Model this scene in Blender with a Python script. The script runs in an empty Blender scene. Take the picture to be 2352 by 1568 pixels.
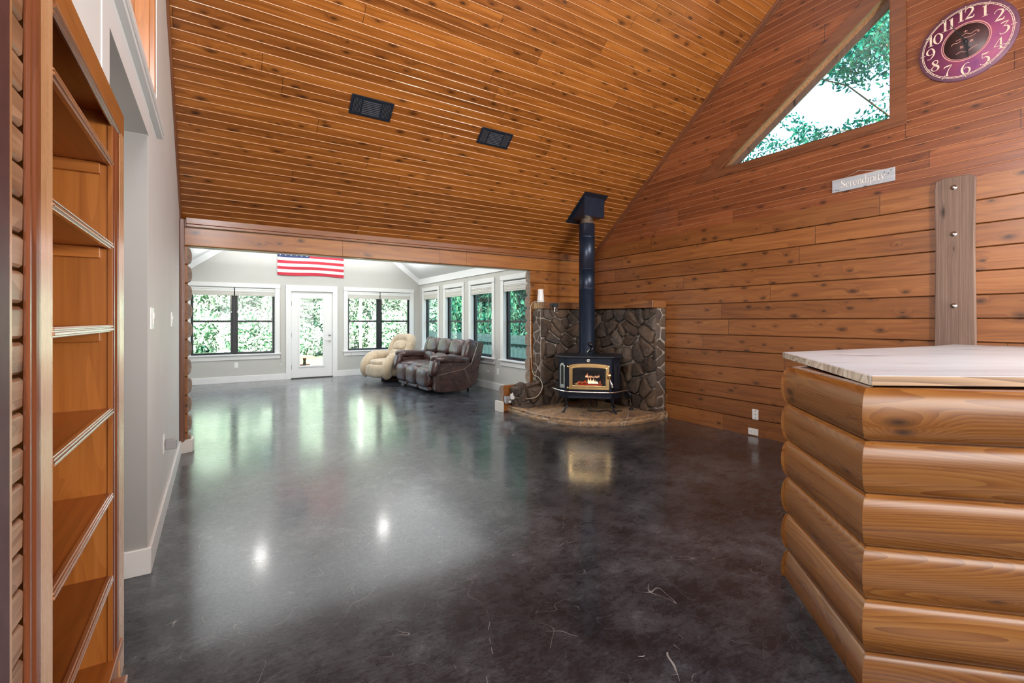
import bpy, bmesh, math, random
import numpy as np
from mathutils import Vector, Matrix
from mathutils.geometry import tessellate_polygon
random.seed(7)
S = bpy.context.scene
COL = S.collection
PI = math.pi
R = math.radians

# ---------------------------------------------------------------- camera, world, lights, exposure
cd = bpy.data.cameras.new('camera'); cam = bpy.data.objects.new('camera', cd); COL.objects.link(cam)
cam.location = (0, 0, 1.33); cam.rotation_euler = (R(90), 0, R(-32.6))
cd.sensor_width = 36; cd.lens = 1066 / 2352 * 36; cd.shift_y = -48 / 2352; cd.clip_start = 0.03; cd.clip_end = 500
S.camera = cam
S.view_settings.view_transform = 'Standard'; S.view_settings.look = 'None'
S.view_settings.gamma = 1; S.view_settings.use_curve_mapping = False
S.view_settings.exposure = 0.25
S.cycles.use_denoising = True
S.cycles.max_bounces = 9; S.cycles.diffuse_bounces = 4; S.cycles.glossy_bounces = 4
S.cycles.transmission_bounces = 4; S.cycles.transparent_max_bounces = 12
S.cycles.caustics_reflective = False; S.cycles.caustics_refractive = False
S.cycles.sample_clamp_indirect = 8

W = bpy.data.worlds.new('sky'); S.world = W; W.use_nodes = True
_n = W.node_tree.nodes; _n.clear()
_sky = _n.new('ShaderNodeTexSky'); _sky.sky_type = 'NISHITA'; _sky.sun_disc = False
_sky.sun_elevation = R(48); _sky.sun_rotation = R(200); _sky.air_density = 1.0; _sky.dust_density = 2.2; _sky.ozone_density = 1.0
_bg = _n.new('ShaderNodeBackground'); _bg.inputs[1].default_value = 1.0
_o = _n.new('ShaderNodeOutputWorld')
W.node_tree.links.new(_sky.outputs[0], _bg.inputs[0]); W.node_tree.links.new(_bg.outputs[0], _o.inputs[0])

def lamp(name, kind, loc, direction, energy, color=(1, 1, 1), size=(1, 1), angle=None, spread=None):
    l = bpy.data.lights.new(name, kind); l.energy = energy; l.color = color
    if kind == 'AREA':
        l.shape = 'RECTANGLE'; l.size, l.size_y = size
        if spread: l.spread = R(spread)
    if kind == 'SUN': l.angle = R(angle or 1)
    if kind == 'POINT': l.shadow_soft_size = size[0]
    o = bpy.data.objects.new(name, l); COL.objects.link(o); o.location = loc
    o.rotation_euler = Vector(direction).to_track_quat('-Z', 'Y').to_euler()
    return o
lamp('sun', 'SUN', (-5, -10, 20), (0.35, 0.62, -0.75), 50.0, (1.0, .95, .86), angle=0.8)
# unseen area lights without fixtures: kitchen windows, pendant, hall, loft, sunroom cans, added fills
lamp('unseen_kitchen_window_light', 'AREA', (2.3, -3.2, 2.1), (0.02, 1, 0.12), 170, (1.0, .97, .93), (4.2, 2.0))
lamp('unseen_kitchen_pendant_light', 'AREA', (3.35, -0.9, 2.25), (0.25, 1, 0.1), 60, (1.0, .93, .84), (0.35, 0.35))
lamp('left_fill_light', 'AREA', (-.22, .75, 3.3), (1, .5, .1), 150, (.98, .98, 1.0), (1.5, 1.2))  # added unseen fill for the bar and the right wall
lamp('right_fill_light', 'AREA', (5.1, -1.3, 1.75), (-1, .55, 0.04), 330, (.98, .99, 1.0), (2.2, 1.2))  # added unseen fill that brightens the left wall and bookcase
lamp('sunroom_fill_uplight', 'AREA', (1.95, 9.0, 2.5), (0, 0, 1), 170, (.96, .98, 1.0), (4.1, 4.1))  # added fill, hidden above the header, to whiten the sunroom ceiling
for _i, (_x, _y) in enumerate(((.76, 10.4), (3.2, 10.4), (.76, 7.5), (3.2, 7.5))):      # four unseen area lights for the sunroom ceiling cans, no fixtures
    lamp('unseen_sunroom_can_light', 'AREA', (_x, _y, 3.34), (0, 0, -1), 9, (1, .97, .93), (.16, .16))
lamp('hall_light', 'AREA', (-1.2, 2.7, 2.2), (0.2, 0, -1), 14, (1, .95, .9), (.5, .4))
lamp('loft_light', 'AREA', (-1.0, 1.9, 4.6), (0.1, 0.4, -1), 10, (1, .95, .9), (.8, .8))

# ---------------------------------------------------------------- mesh helpers
class MB:
    def __init__(s): s.v = []; s.f = []; s.m = []; s.sm = []
    def add(s, vs, fs, mi=0, smooth=False):
        b = len(s.v); s.v += [tuple(p) for p in vs]
        for f in fs: s.f.append([b + i for i in f]); s.m.append(mi); s.sm.append(smooth)
        return s
    def box(s, x0, x1, y0, y1, z0, z1, mi=0, M=None):
        p = [Vector((x, y, z)) for x in (x0, x1) for y in (y0, y1) for z in (z0, z1)]
        if M is not None: p = [M @ q for q in p]
        return s.add(p, [(0, 1, 3, 2), (4, 6, 7, 5), (0, 4, 5, 1), (2, 3, 7, 6), (0, 2, 6, 4), (1, 5, 7, 3)], mi)
    def prism(s, pts, a, b, frame, mi=0, smooth=False, caps=True, closed=True):
        # pts: 2D list ; frame(p,t) -> 3D ; a,b extents
        n = len(pts); vs = [frame(p, a) for p in pts] + [frame(p, b) for p in pts]
        fs = [(i, (i + 1) % n, n + (i + 1) % n, n + i) for i in range(n if closed else n - 1)]
        s.add(vs, fs, mi, smooth)
        if caps and closed:
            tr = tessellate_polygon([[Vector((p[0], p[1], 0)) for p in pts]])
            s.add(vs[:n], [t for t in tr], mi); s.add(vs[n:], [t[::-1] for t in tr], mi)
        return s
    def tube(s, path, r, seg=10, mi=0, cap=True, smooth=True, up=(0, 0, 1)):
        path = [Vector(p) for p in path]; n = len(path)
        rr = r if isinstance(r, (list, tuple)) else [r] * n
        rings = []; prev = None
        for i, p in enumerate(path):
            t = (path[min(i + 1, n - 1)] - path[max(i - 1, 0)]).normalized()
            if prev is None:
                u = Vector(up)
                if abs(u.dot(t)) > .95: u = Vector((1, 0, 0))
                a = t.cross(u).normalized()
            else: a = (prev - t * prev.dot(t)).normalized()
            prev = a; b = t.cross(a)
            rings.append([p + (a * math.cos(2 * PI * k / seg) + b * math.sin(2 * PI * k / seg)) * rr[i] for k in range(seg)])
        vs = [q for g in rings for q in g]
        fs = [(i * seg + k, i * seg + (k + 1) % seg, (i + 1) * seg + (k + 1) % seg, (i + 1) * seg + k) for i in range(n - 1) for k in range(seg)]
        s.add(vs, fs, mi, smooth)
        if cap: s.add(rings[0], [tuple(range(seg))[::-1]], mi); s.add(rings[-1], [tuple(range(seg))], mi)
        return s
    def lathe(s, prof, c=(0, 0, 0), seg=32, mi=0, M=None, smooth=True):
        vs = []; c = Vector(c)
        for r, z in prof:
            for k in range(seg):
                p = Vector((r * math.cos(2 * PI * k / seg), r * math.sin(2 * PI * k / seg), z))
                vs.append((M @ p if M is not None else p) + c)
        fs = [(i * seg + k, i * seg + (k + 1) % seg, (i + 1) * seg + (k + 1) % seg, (i + 1) * seg + k) for i in range(len(prof) - 1) for k in range(seg)]
        return s.add(vs, fs, mi, smooth)
    def cushion(s, c, size, e=0.45, n=14, M=None, mi=0, pinch=None):
        # rounded (superellipsoid-like) box ; e small = boxier
        hx, hy, hz = [q / 2 for q in size]; vs = []; fs = []; idx = {}
        def key(i, j, k): return (i, j, k)
        def put(i, j, k):
            q = key(i, j, k)
            if q in idx: return idx[q]
            p = Vector((2 * i / n - 1, 2 * j / n - 1, 2 * k / n - 1))
            pw = 2 / e
            L = (abs(p.x) ** pw + abs(p.y) ** pw + abs(p.z) ** pw) ** (1 / pw)
            p = p / L
            p = Vector((p.x * hx, p.y * hy, p.z * hz))
            if pinch: p = pinch(p)
            if M is not None: p = M @ p
            idx[q] = len(vs); vs.append(p + Vector(c)); return idx[q]
        for a in range(n):
            for b in range(n):
                for side in (0, n):
                    q1 = [put(side, a, b), put(side, a + 1, b), put(side, a + 1, b + 1), put(side, a, b + 1)]
                    q2 = [put(a, side, b), put(a, side, b + 1), put(a + 1, side, b + 1), put(a + 1, side, b)]
                    q3 = [put(a, b, side), put(a + 1, b, side), put(a + 1, b + 1, side), put(a, b + 1, side)]
                    for q in (q1, q2, q3): fs.append(q if side else q[::-1])
        return s.add(vs, fs, mi, True)
    def build(s, name, mats, parent=None, bevel=0, loc=None, rot=None, recalc=True, subsurf=0):
        me = bpy.data.meshes.new(name); me.from_pydata([tuple(p) for p in s.v], [], s.f)
        if not isinstance(mats, (list, tuple)): mats = [mats]
        for m in mats: me.materials.append(m)
        me.polygons.foreach_set('material_index', s.m); me.polygons.foreach_set('use_smooth', s.sm)
        if recalc:
            bm = bmesh.new(); bm.from_mesh(me); bmesh.ops.remove_doubles(bm, verts=bm.verts, dist=1e-5)
            bmesh.ops.recalc_face_normals(bm, faces=bm.faces); bm.to_mesh(me); bm.free()
        o = bpy.data.objects.new(name, me); COL.objects.link(o)
        if parent: o.parent = parent
        if loc: o.location = loc
        if rot: o.rotation_euler = rot
        if bevel:
            b = o.modifiers.new('bevel', 'BEVEL'); b.width = bevel; b.segments = 2; b.limit_method = 'ANGLE'; b.angle_limit = R(40)
        if subsurf:
            b = o.modifiers.new('sub', 'SUBSURF'); b.levels = subsurf; b.render_levels = subsurf
        return o

def tag(o, label=None, cat=None, group=None, kind=None):
    if label: o['label'] = label
    if cat: o['category'] = cat
    if group: o['group'] = group
    if kind: o['kind'] = kind
    return o
def thing(name, label, cat, loc=(0, 0, 0), rz=0, group=None):
    o = bpy.data.objects.new(name, None); COL.objects.link(o); o.location = loc; o.rotation_euler = (0, 0, rz)
    o.empty_display_size = .1
    return tag(o, label, cat, group)
def struct(o): o['kind'] = 'structure'; return o
def copy_tree(o, parent=None):
    c = o.copy(); COL.objects.link(c); c.parent = parent
    for ch in [q for q in bpy.data.objects if q.parent == o]: copy_tree(ch, c)
    return c
def catmull(pts, n=6, closed=False):
    P = [Vector(p) for p in pts]; out = []; N = len(P)
    rng = range(N) if closed else range(N - 1)
    for i in rng:
        if closed: a, b, c, d = P[(i - 1) % N], P[i], P[(i + 1) % N], P[(i + 2) % N]
        else: a, b, c, d = P[max(i - 1, 0)], P[i], P[i + 1], P[min(i + 2, N - 1)]
        for k in range(n):
            t = k / n
            out.append(0.5 * ((2 * b) + (c - a) * t + (2 * a - 5 * b + 4 * c - d) * t * t + (3 * b - a - 3 * c + d) * t ** 3))
    if not closed: out.append(P[-1])
    return out
def box_obj(name, dims, mat, parent=None, bevel=0): return MB().box(*dims).build(name, mat, parent, bevel)

# ---------------------------------------------------------------- material helpers
class NT:
    def __init__(s, name):
        s.mat = bpy.data.materials.new(name); s.mat.use_nodes = True; s.t = s.mat.node_tree; s.t.nodes.clear()
        s.out = s.t.nodes.new('ShaderNodeOutputMaterial')
    def n(s, ty, ins=None, **p):
        q = s.t.nodes.new('ShaderNode' + ty)
        for k, v in p.items(): setattr(q, k, v)
        for k, v in (ins or {}).items(): s.set(q, k, v)
        return q
    def set(s, q, k, v):
        if isinstance(v, bpy.types.NodeSocket): s.t.links.new(v, q.inputs[k])
        elif isinstance(v, (tuple, list)) and len(v) == 3 and q.inputs[k].type == 'RGBA': q.inputs[k].default_value = (*v, 1)
        else: q.inputs[k].default_value = v
    def m(s, op, a, b=None, c=None, clamp=False):
        q = s.n('Math', operation=op, use_clamp=clamp); s.set(q, 0, a)
        if b is not None: s.set(q, 1, b)
        if c is not None: s.set(q, 2, c)
        return q.outputs[0]
    def mix(s, f, a, b, mode='MIX'):
        q = s.n('Mix', data_type='RGBA', blend_type=mode); s.set(q, 0, f); s.set(q, 6, a); s.set(q, 7, b); return q.outputs[2]
    def obj(s): 
        tc = s.n('TexCoord'); return tc.outputs['Object']
    def sep(s, v): q = s.n('SeparateXYZ', {0: v}); return q.outputs
    def comb(s, x, y, z=0.0): return s.n('CombineXYZ', {0: x, 1: y, 2: z}).outputs[0]
    def noise(s, v, scale=1, detail=4, rough=.55, dist=0.0, color=False):
        q = s.n('TexNoise', {'Vector': v, 'Scale': scale, 'Detail': detail, 'Roughness': rough, 'Distortion': dist}); return q.outputs[1 if color else 0]
    def ramp(s, f, stops, interp='LINEAR'):
        q = s.n('ValToRGB', {0: f}); cr = q.color_ramp; cr.interpolation = interp
        while len(cr.elements) < len(stops): cr.elements.new(.5)
        for e, (p, c) in zip(cr.elements, stops):
            e.position = p; e.color = (*c, 1) if isinstance(c, (tuple, list)) else (c, c, c, 1)
        return q.outputs[0]
    def white(s, v, dim='2D'):
        q = s.n('TexWhiteNoise', noise_dimensions=dim)
        s.set(q, 'W' if dim == '1D' else 'Vector', v); return q.outputs
    def bump(s, h, strength=.3, dist=.01, normal=None):
        q = s.n('Bump', {'Height': h, 'Strength': strength, 'Distance': dist})
        if normal is not None: s.set(q, 'Normal', normal)
        return q.outputs[0]
    def bsdf(s, color, rough=.5, metal=0.0, bump=None, spec=.5, coat=0.0, coat_r=.1, **kw):
        ins = {'Base Color': color, 'Roughness': rough, 'Metallic': metal, 'Specular IOR Level': spec, 'Coat Weight': coat, 'Coat Roughness': coat_r}
        ins.update(kw); q = s.n('BsdfPrincipled', ins)
        if bump is not None: s.set(q, 'Normal', bump)
        s.t.links.new(q.outputs[0], s.out.inputs[0]); return s.mat

def plain(name, color, rough=.5, metal=0.0, nscale=0, namp=.06, bstr=0, **kw):
    s = NT(name)
    if not nscale: return s.bsdf(color, rough, metal, **kw)
    o = s.obj(); f = s.noise(o, nscale, 5)
    lo = tuple(c * (1 - namp) for c in color); hi = tuple(min(1, c * (1 + namp)) for c in color)
    col = s.ramp(f, [(.3, lo), (.7, hi)])
    b = s.bump(f, bstr, .004) if bstr else None
    return s.bsdf(col, rough, metal, bump=b, **kw)

def wood(name, along, across, depth, cols, pitch=None, off=0.0, length=3.0, rough=.35, coat=.3, knots=.5, knot_scale=(2.2, 8), grain=26, bstr=.15, pairs=1, var=.22, joint=True, ringy=0.14, ringn=13.0):
    """cols: dark, mid, light ; along/across/depth: object axes 0,1,2"""
    s = NT(name); X = s.sep(s.obj()); u, v, w = X[along], X[across], X[depth]
    if pitch:
        row = s.m('FLOOR', s.m('DIVIDE', s.m('SUBTRACT', v, off), pitch * pairs))
        j = s.white(row, '1D')[0]
        su = s.m('DIVIDE', s.m('ADD', u, s.m('MULTIPLY', j, length * 3)), length)
        seg = s.m('FLOOR', su); rnd = s.white(s.comb(row, seg), '2D')
        r0 = rnd[0]; rc = s.sep(rnd[1])[1]
    else:
        r0 = s.n('ObjectInfo').outputs['Random']; rc = r0
    shift = s.m('MULTIPLY', r0, 53.0)
    # knots : ovals
    kv = s.comb(s.m('MULTIPLY', s.m('ADD', u, shift), knot_scale[0]), s.m('MULTIPLY', v, knot_scale[1]), s.m('MULTIPLY', w, 3.0))
    wob = s.noise(kv, 3.0, 2)
    vor = s.n('TexVoronoi', {'Vector': kv, 'Scale': 1.0, 'Randomness': 1.0}, voronoi_dimensions='2D'); vd = s.m('ADD', vor.outputs['Distance'], s.m('MULTIPLY', s.m('SUBTRACT', wob, .5), .12))
    vr = s.sep(vor.outputs['Color'])[0]
    kon = s.m('GREATER_THAN', knots, vr)
    ksz = s.m('ADD', .06, s.m('MULTIPLY', s.sep(vor.outputs['Color'])[1], .20))
    kn = s.m('MULTIPLY', kon, s.m('SUBTRACT', 1.0, s.m('SMOOTH_MIN', 1.0, s.m('DIVIDE', vd, ksz), .3), clamp=True))
    halo = s.m('MULTIPLY', kon, s.m('POWER', s.m('SUBTRACT', 1.0, s.m('MULTIPLY', vd, 2.2), clamp=True), 2.0))
    # grain
    gv = s.comb(s.m('MULTIPLY', s.m('ADD', u, shift), 1.3), s.m('ADD', s.m('MULTIPLY', v, grain), s.m('MULTIPLY', halo, 2.2)), s.m('MULTIPLY', w, grain))
    g1 = s.noise(gv, 1.0, 5, .6, .6)
    rings = s.m('FRACT', s.m('MULTIPLY', s.noise(s.comb(s.m('MULTIPLY', s.m('ADD', u, shift), .55), s.m('ADD', s.m('MULTIPLY', v, 5.0), s.m('MULTIPLY', halo, .8)), s.m('MULTIPLY', w, 5.0)), 1.0, 1, .4), ringn))
    g2 = s.m('ADD', s.m('MULTIPLY', g1, 1 - ringy), s.m('MULTIPLY', rings, ringy))
    col = s.ramp(g2, [(.2, cols[0]), (.5, cols[1]), (.8, cols[2])])
    br = s.m('ADD', 1 - var, s.m('MULTIPLY', rc, var * 2))
    col = s.mix(1.0, col, s.comb(br, s.m('POWER', br, 1.15), s.m('POWER', br, 1.3)), 'MULTIPLY')
    big = s.noise(s.comb(s.m('MULTIPLY', u, .9), s.m('MULTIPLY', v, 2.0), w), 1.0, 2)
    bb = s.m('ADD', .8, s.m('MULTIPLY', big, .4)); col = s.mix(1.0, col, s.comb(bb, bb, bb), 'MULTIPLY')
    dk = tuple(c * .12 for c in cols[0])
    col = s.mix(s.m('MULTIPLY', halo, .45), col, cols[0])
    col = s.mix(s.m('MULTIPLY', kn, .9), col, dk)
    if pitch and joint:
        fr = s.m('FRACT', su); jl = s.m('LESS_THAN', fr, .0028 / length * 1.6)
        col = s.mix(s.m('MULTIPLY', jl, .85), col, dk)
    rg = s.m('ADD', rough, s.m('MULTIPLY', s.m('SUBTRACT', g1, .5), .2))
    return s.bsdf(col, rg, 0, bump=s.bump(s.m('SUBTRACT', g2, s.m('MULTIPLY', kn, .5)), bstr, .003), coat=coat, coat_r=.22)

OR = [(.10, .028, .005), (.25, .078, .011), (.37, .13, .022)]
M = {}
M['ceil'] = wood('varnished_beadboard', 0, 1, 2, OR, .154, 0, 2.9, rough=.33, coat=.45, knots=.5, knot_scale=(3.6, 9), grain=30, var=.24)
M['gable'] = wood('varnished_gable_boards', 1, 2, 0, [(0.0961, 0.0262, 0.0094), (0.1997, 0.0585, 0.0188), (0.281, 0.0964, 0.0302)], .154, 2.5038, 2.6, rough=.36, coat=.35, knots=.36, knot_scale=(4.6, 11), grain=30, var=.25)
M['logA'] = wood('varnished_wall_planks', 1, 2, 0, [(0.1245, 0.039, 0.0109), (0.2424, 0.086, 0.0225), (0.3276, 0.1344, 0.0374)], .1926, 0, 2.7, rough=.38, coat=.3, knots=.42, knot_scale=(4.2, 8), grain=22, var=.2)
M['logB'] = wood('varnished_log_planks', 0, 2, 1, [(0.1376, 0.0397, 0.0086), (0.289, 0.101, 0.0173), (0.3784, 0.1588, 0.0324)], .19, 0, 2.9, rough=.38, coat=.3, knots=.36, knot_scale=(4, 8), grain=20, var=.15)
M['trimw'] = wood('dark_stained_trim', 0, 1, 2, [(0.1445, 0.0442, 0.0127), (0.272, 0.0935, 0.0238), (0.357, 0.136, 0.0382)], rough=.35, coat=.4, knots=.1, grain=40)
M['trimz'] = wood('dark_stained_upright_trim', 2, 1, 0, [(.10, .034, .016), (.19, .066, .028), (.27, .10, .04)], rough=.35, coat=.4, knots=.1, grain=40)
M['case_y'] = wood('orange_cabinet_wood', 1, 2, 0, [(0.238, 0.0723, 0.0136), (0.3655, 0.1232, 0.0221), (0.459, 0.17, 0.0357)], rough=.32, coat=.4, knots=.06, grain=34, ringy=.15, bstr=.05)
M['case_z'] = wood('orange_cabinet_wood_upright', 2, 0, 1, [(0.238, 0.0723, 0.0136), (0.3655, 0.1232, 0.0221), (0.459, 0.17, 0.0357)], rough=.32, coat=.4, knots=.06, grain=34, ringy=.15, bstr=.05)
M['stile'] = wood('pale_varnished_stile', 2, 1, 0, [(0.425, 0.208, 0.09), (0.527, 0.288, 0.1425), (0.595, 0.36, 0.195)], rough=.28, coat=.6, knots=.04, grain=40, ringy=.15, bstr=.03)
M['mould'] = wood('dark_glossy_moulding', 2, 1, 0, [(.10, .028, .012), (.19, .055, .02), (.27, .085, .032)], rough=.25, coat=.3, knots=0, grain=40, bstr=.03)
M['slat'] = wood('brown_grooved_slats', 1, 2, 0, [(0.154, 0.063, 0.0315), (0.294, 0.154, 0.084), (0.392, 0.231, 0.14)], .066, 0, 3, rough=.4, coat=.3, knots=.2, grain=70, ringy=.3, joint=False)
M['post'] = plain('dark_purple_brown_post', (.075, .030, .032), .45, nscale=30, namp=.15)
M['beam'] = wood('rough_sawn_timber', 2, 1, 0, [(.09, .054, .04), (.15, .094, .07), (.22, .145, .11)], rough=.8, coat=0, knots=.12, knot_scale=(3, 9), grain=110, bstr=1.0, ringy=.04)
M['barlog'] = wood('honey_pine_logs', 0, 2, 1, [(0.1332, 0.0393, 0.0058), (0.2504, 0.0924, 0.0165), (0.3197, 0.1432, 0.0343)], .19, 0, 2.6, rough=.3, coat=.55, knots=.34, knot_scale=(1.9, 5.5), grain=30, var=.2, joint=False, ringy=.34, ringn=38.0, bstr=.05)
M['bartop'] = wood('whitewashed_pine_top', 0, 1, 2, [(.42, .46, .54), (.53, .57, .63), (.58, .62, .67)], .262, 0, 4.0, rough=.35, coat=.25, knots=.25, knot_scale=(1.5, 6), grain=26, var=.06, bstr=.06)
M['endgrain'] = wood('pale_end_grain', 0, 1, 2, [(.30, .25, .18), (.56, .49, .39), (.68, .62, .52)], rough=.5, coat=.1, knots=0, grain=9, ringy=.6, var=.1)
M['mantel'] = wood('mantel_timber', 0, 1, 2, [(.09, .034, .012), (.19, .075, .024), (.30, .125, .04)], rough=.45, coat=.2, knots=.2, grain=25, ringy=.4)
M['wall'] = plain('warm_grey_wall_paint', (.52, .51, .475), .62, nscale=3, namp=.02)
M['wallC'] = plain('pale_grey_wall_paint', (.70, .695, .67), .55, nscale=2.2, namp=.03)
M['white'] = plain('white_trim_paint', (.76, .76, .745), .38, nscale=8, namp=.015)
M['cream'] = plain('cream_paint', (.72, .69, .63), .45, nscale=8, namp=.03)
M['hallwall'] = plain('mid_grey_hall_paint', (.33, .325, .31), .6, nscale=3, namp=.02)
M['ceilw'] = plain('white_ceiling_paint', (.86, .865, .86), .7)
M['black'] = plain('black_window_frame', (.012, .014, .017), .35)
M['blackmetal'] = plain('matt_black_metal', (.014, .018, .028), .38, .3, nscale=60, namp=.15)
M['pipe'] = plain('black_stove_pipe_enamel', (.018, .028, .052), .33, .45, nscale=14, namp=.15)
M['stoveside'] = plain('blue_black_stove_steel', (.012, .017, .032), .3, .5)
M['brass'] = plain('polished_brass', (.83, .58, .27), .2, 1.0, nscale=20, namp=.08)
M['nickel'] = plain('brushed_nickel', (.68, .67, .64), .26, 1.0, nscale=30, namp=.05)
M['plast'] = plain('white_plastic', (.82, .82, .80), .3)
M['greybox'] = plain('grey_plastic', (.33, .33, .33), .4)
M['steelbox'] = plain('galvanised_steel', (.52, .52, .54), .35, .8, nscale=40, namp=.2)
M['cord'] = plain('tan_cord', (.62, .55, .44), .6)
M['fabricblind'] = plain('linen_shade_fabric', (.62, .60, .55), .85, nscale=60, namp=.08, bstr=.1)
M['red'] = plain('flag_red', (.55, .025, .05), .7); M['flagwhite'] = plain('flag_white', (.82, .80, .78), .7); M['navy'] = plain('flag_navy', (.02, .035, .12), .7)

def glass_mat(name, tint=(1, 1, 1), f=1.45, rough=0.0, amount=1.0):
    s = NT(name); fr = s.n('Fresnel', {'IOR': f}); tr = s.n('BsdfTransparent', {'Color': tint}); gl = s.n('BsdfGlossy', {'Roughness': rough})
    mx = s.n('MixShader', {0: s.m('MULTIPLY', fr.outputs[0], amount), 1: tr.outputs[0], 2: gl.outputs[0]}); s.t.links.new(mx.outputs[0], s.out.inputs[0]); return s.mat
M['glass'] = glass_mat('window_glass', (.93, .99, .97))
M['glass_screen'] = glass_mat('screened_window_glass', (.42, .60, .60))
M['stoveglass'] = glass_mat('stove_glass', (.55, .55, .6), 1.6, .03)

def emit(name, c, st):
    s = NT(name); e = s.n('Emission', {'Color': c, 'Strength': st}); s.t.links.new(e.outputs[0], s.out.inputs[0]); return s.mat
M['flame'] = emit('flame_glow', (1, .32, .06), 5.0); M['flamehot'] = emit('flame_core', (1, .72, .35), 9.0); M['ember'] = emit('ember_glow', (.9, .07, .012), .45)

def floor_mat():
    s = NT('polished_stained_concrete'); o = s.obj(); X = s.sep(o)
    a = s.noise(o, .9, 6, .65, .4); b = s.noise(o, 4.5, 8, .7, .3); c = s.noise(o, 70, 6, .8)
    str_ = s.noise(s.comb(s.m('ADD', s.m('MULTIPLY', X[0], 5.0), s.m('MULTIPLY', X[1], 2.0)), s.m('MULTIPLY', X[1], 14.0)), 3.0, 8, .78, .5)
    f = s.m('ADD', s.m('ADD', s.m('MULTIPLY', a, .30), s.m('MULTIPLY', b, .27)), s.m('ADD', s.m('MULTIPLY', c, .23), s.m('MULTIPLY', str_, .20)))
    col = s.ramp(f, [(.40, (.006, .0075, .011)), (.47, (.020, .023, .030)), (.53, (.052, .058, .070)), (.61, (.15, .163, .18))])
    # thin scratches : contour lines of low-frequency noise, masked
    def scratch(scale, off, wdt, msk):
        n = s.noise(s.comb(s.m('ADD', X[0], off), X[1], off), scale, 1, .3, .8)
        l = s.m('LESS_THAN', s.m('ABSOLUTE', s.m('SUBTRACT', n, .5)), wdt)
        k = s.m('GREATER_THAN', s.noise(s.comb(X[0], s.m('ADD', X[1], off)), 2.6, 3, .6), msk)
        return s.m('MULTIPLY', l, k)
    sc = s.m('MAXIMUM', scratch(3.2, 11.0, .0011, .57), s.m('MAXIMUM', scratch(6.0, 31.0, .0016, .6), s.m('MAXIMUM', scratch(1.6, 57.0, .0006, .58), s.m('MAXIMUM', scratch(2.3, 83.0, .0004, .5), scratch(4.4, 101.0, .0007, .56)))))
    spk = s.n('TexVoronoi', {'Vector': o, 'Scale': 26.0}); sp = s.m('MULTIPLY', s.m('LESS_THAN', spk.outputs['Distance'], .045), s.m('GREATER_THAN', b, .56))
    sc = s.m('MAXIMUM', sc, sp)
    col = s.mix(s.m('MULTIPLY', sc, .55), col, (.42, .41, .40))
    # saw-cut joints
    def line(val, pos, w): return s.m('LESS_THAN', s.m('ABSOLUTE', s.m('SUBTRACT', val, pos)), w)
    j1 = line(X[1], 5.85, .009); j2 = s.m('MULTIPLY', line(X[0], 1.0, .004), s.m('GREATER_THAN', X[1], 5.85)); j3 = line(X[1], 8.75, .006)
    j = s.m('MAXIMUM', j1, s.m('MAXIMUM', j2, j3)); col = s.mix(s.m('MULTIPLY', j, .8), col, (.006, .006, .006))
    rg = s.m('ADD', .14, s.m('ADD', s.m('MULTIPLY', b, .14), s.m('MULTIPLY', str_, .14)))
    rg = s.m('ADD', rg, s.m('MULTIPLY', sc, .25))
    h = s.m('ADD', s.m('MULTIPLY', c, .5), s.m('ADD', s.m('MULTIPLY', str_, .35), s.m('MULTIPLY', b, .6)))
    return s.bsdf(col, rg, 0, bump=s.bump(h, .09, .008), spec=.22, coat=.75, coat_r=.13, **{'Coat IOR': 1.33})
M['floor'] = floor_mat()

def stone_mat():
    s = NT('rough_field_stone'); o = s.obj(); g = s.n('NewGeometry').outputs['Random Per Island']
    n = s.noise(o, 16, 9, .72, .6); b = s.noise(o, 4.5, 4, .6, .6)
    base = s.ramp(g, [(0, (.065, .046, .036)), (.25, (.15, .105, .078)), (.5, (.11, .092, .082)), (.72, (.20, .13, .082)), (1, (.18, .15, .13))])
    k = s.m('ADD', .35, s.m('MULTIPLY', n, 1.1)); col = s.mix(1, base, s.comb(k, k, k), 'MULTIPLY')
    rust = s.m('MULTIPLY', s.m('GREATER_THAN', b, .55), .35); col = s.mix(rust, col, (.17, .10, .055))
    return s.bsdf(col, .7, 0, bump=s.bump(s.m('ADD', n, s.m('MULTIPLY', b, 1.2)), 1.0, .045), spec=.35)
M['stone'] = stone_mat()
M['bead'] = plain('ceiling_highlight_bead', (.54, .28, .14), .3, coat=.5)  # pale tone puts the light caught by the ceiling beads into the colour
M['beadg'] = plain('gable_highlight_bead', (.45, .20, .10), .3, coat=.5)  # highlight along the gable beads, painted as a paler wood tone
M['logend'] = plain('weathered_log_ends', (.27, .20, .155), .8, nscale=25, namp=.35, bstr=.5)
M['logback'] = plain('pale_painted_log_backs', (.50, .46, .42), .6, nscale=14, namp=.2)
M['edgeband'] = wood('tan_counter_edge', 0, 2, 1, [(.16, .09, .045), (.32, .20, .11), (.44, .30, .18)], rough=.4, coat=.2, knots=.05, grain=60, ringy=.5, var=.05)
M['mortar'] = plain('pale_mortar', (.30, .26, .22), .9, nscale=18, namp=.3, bstr=.6)
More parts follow.
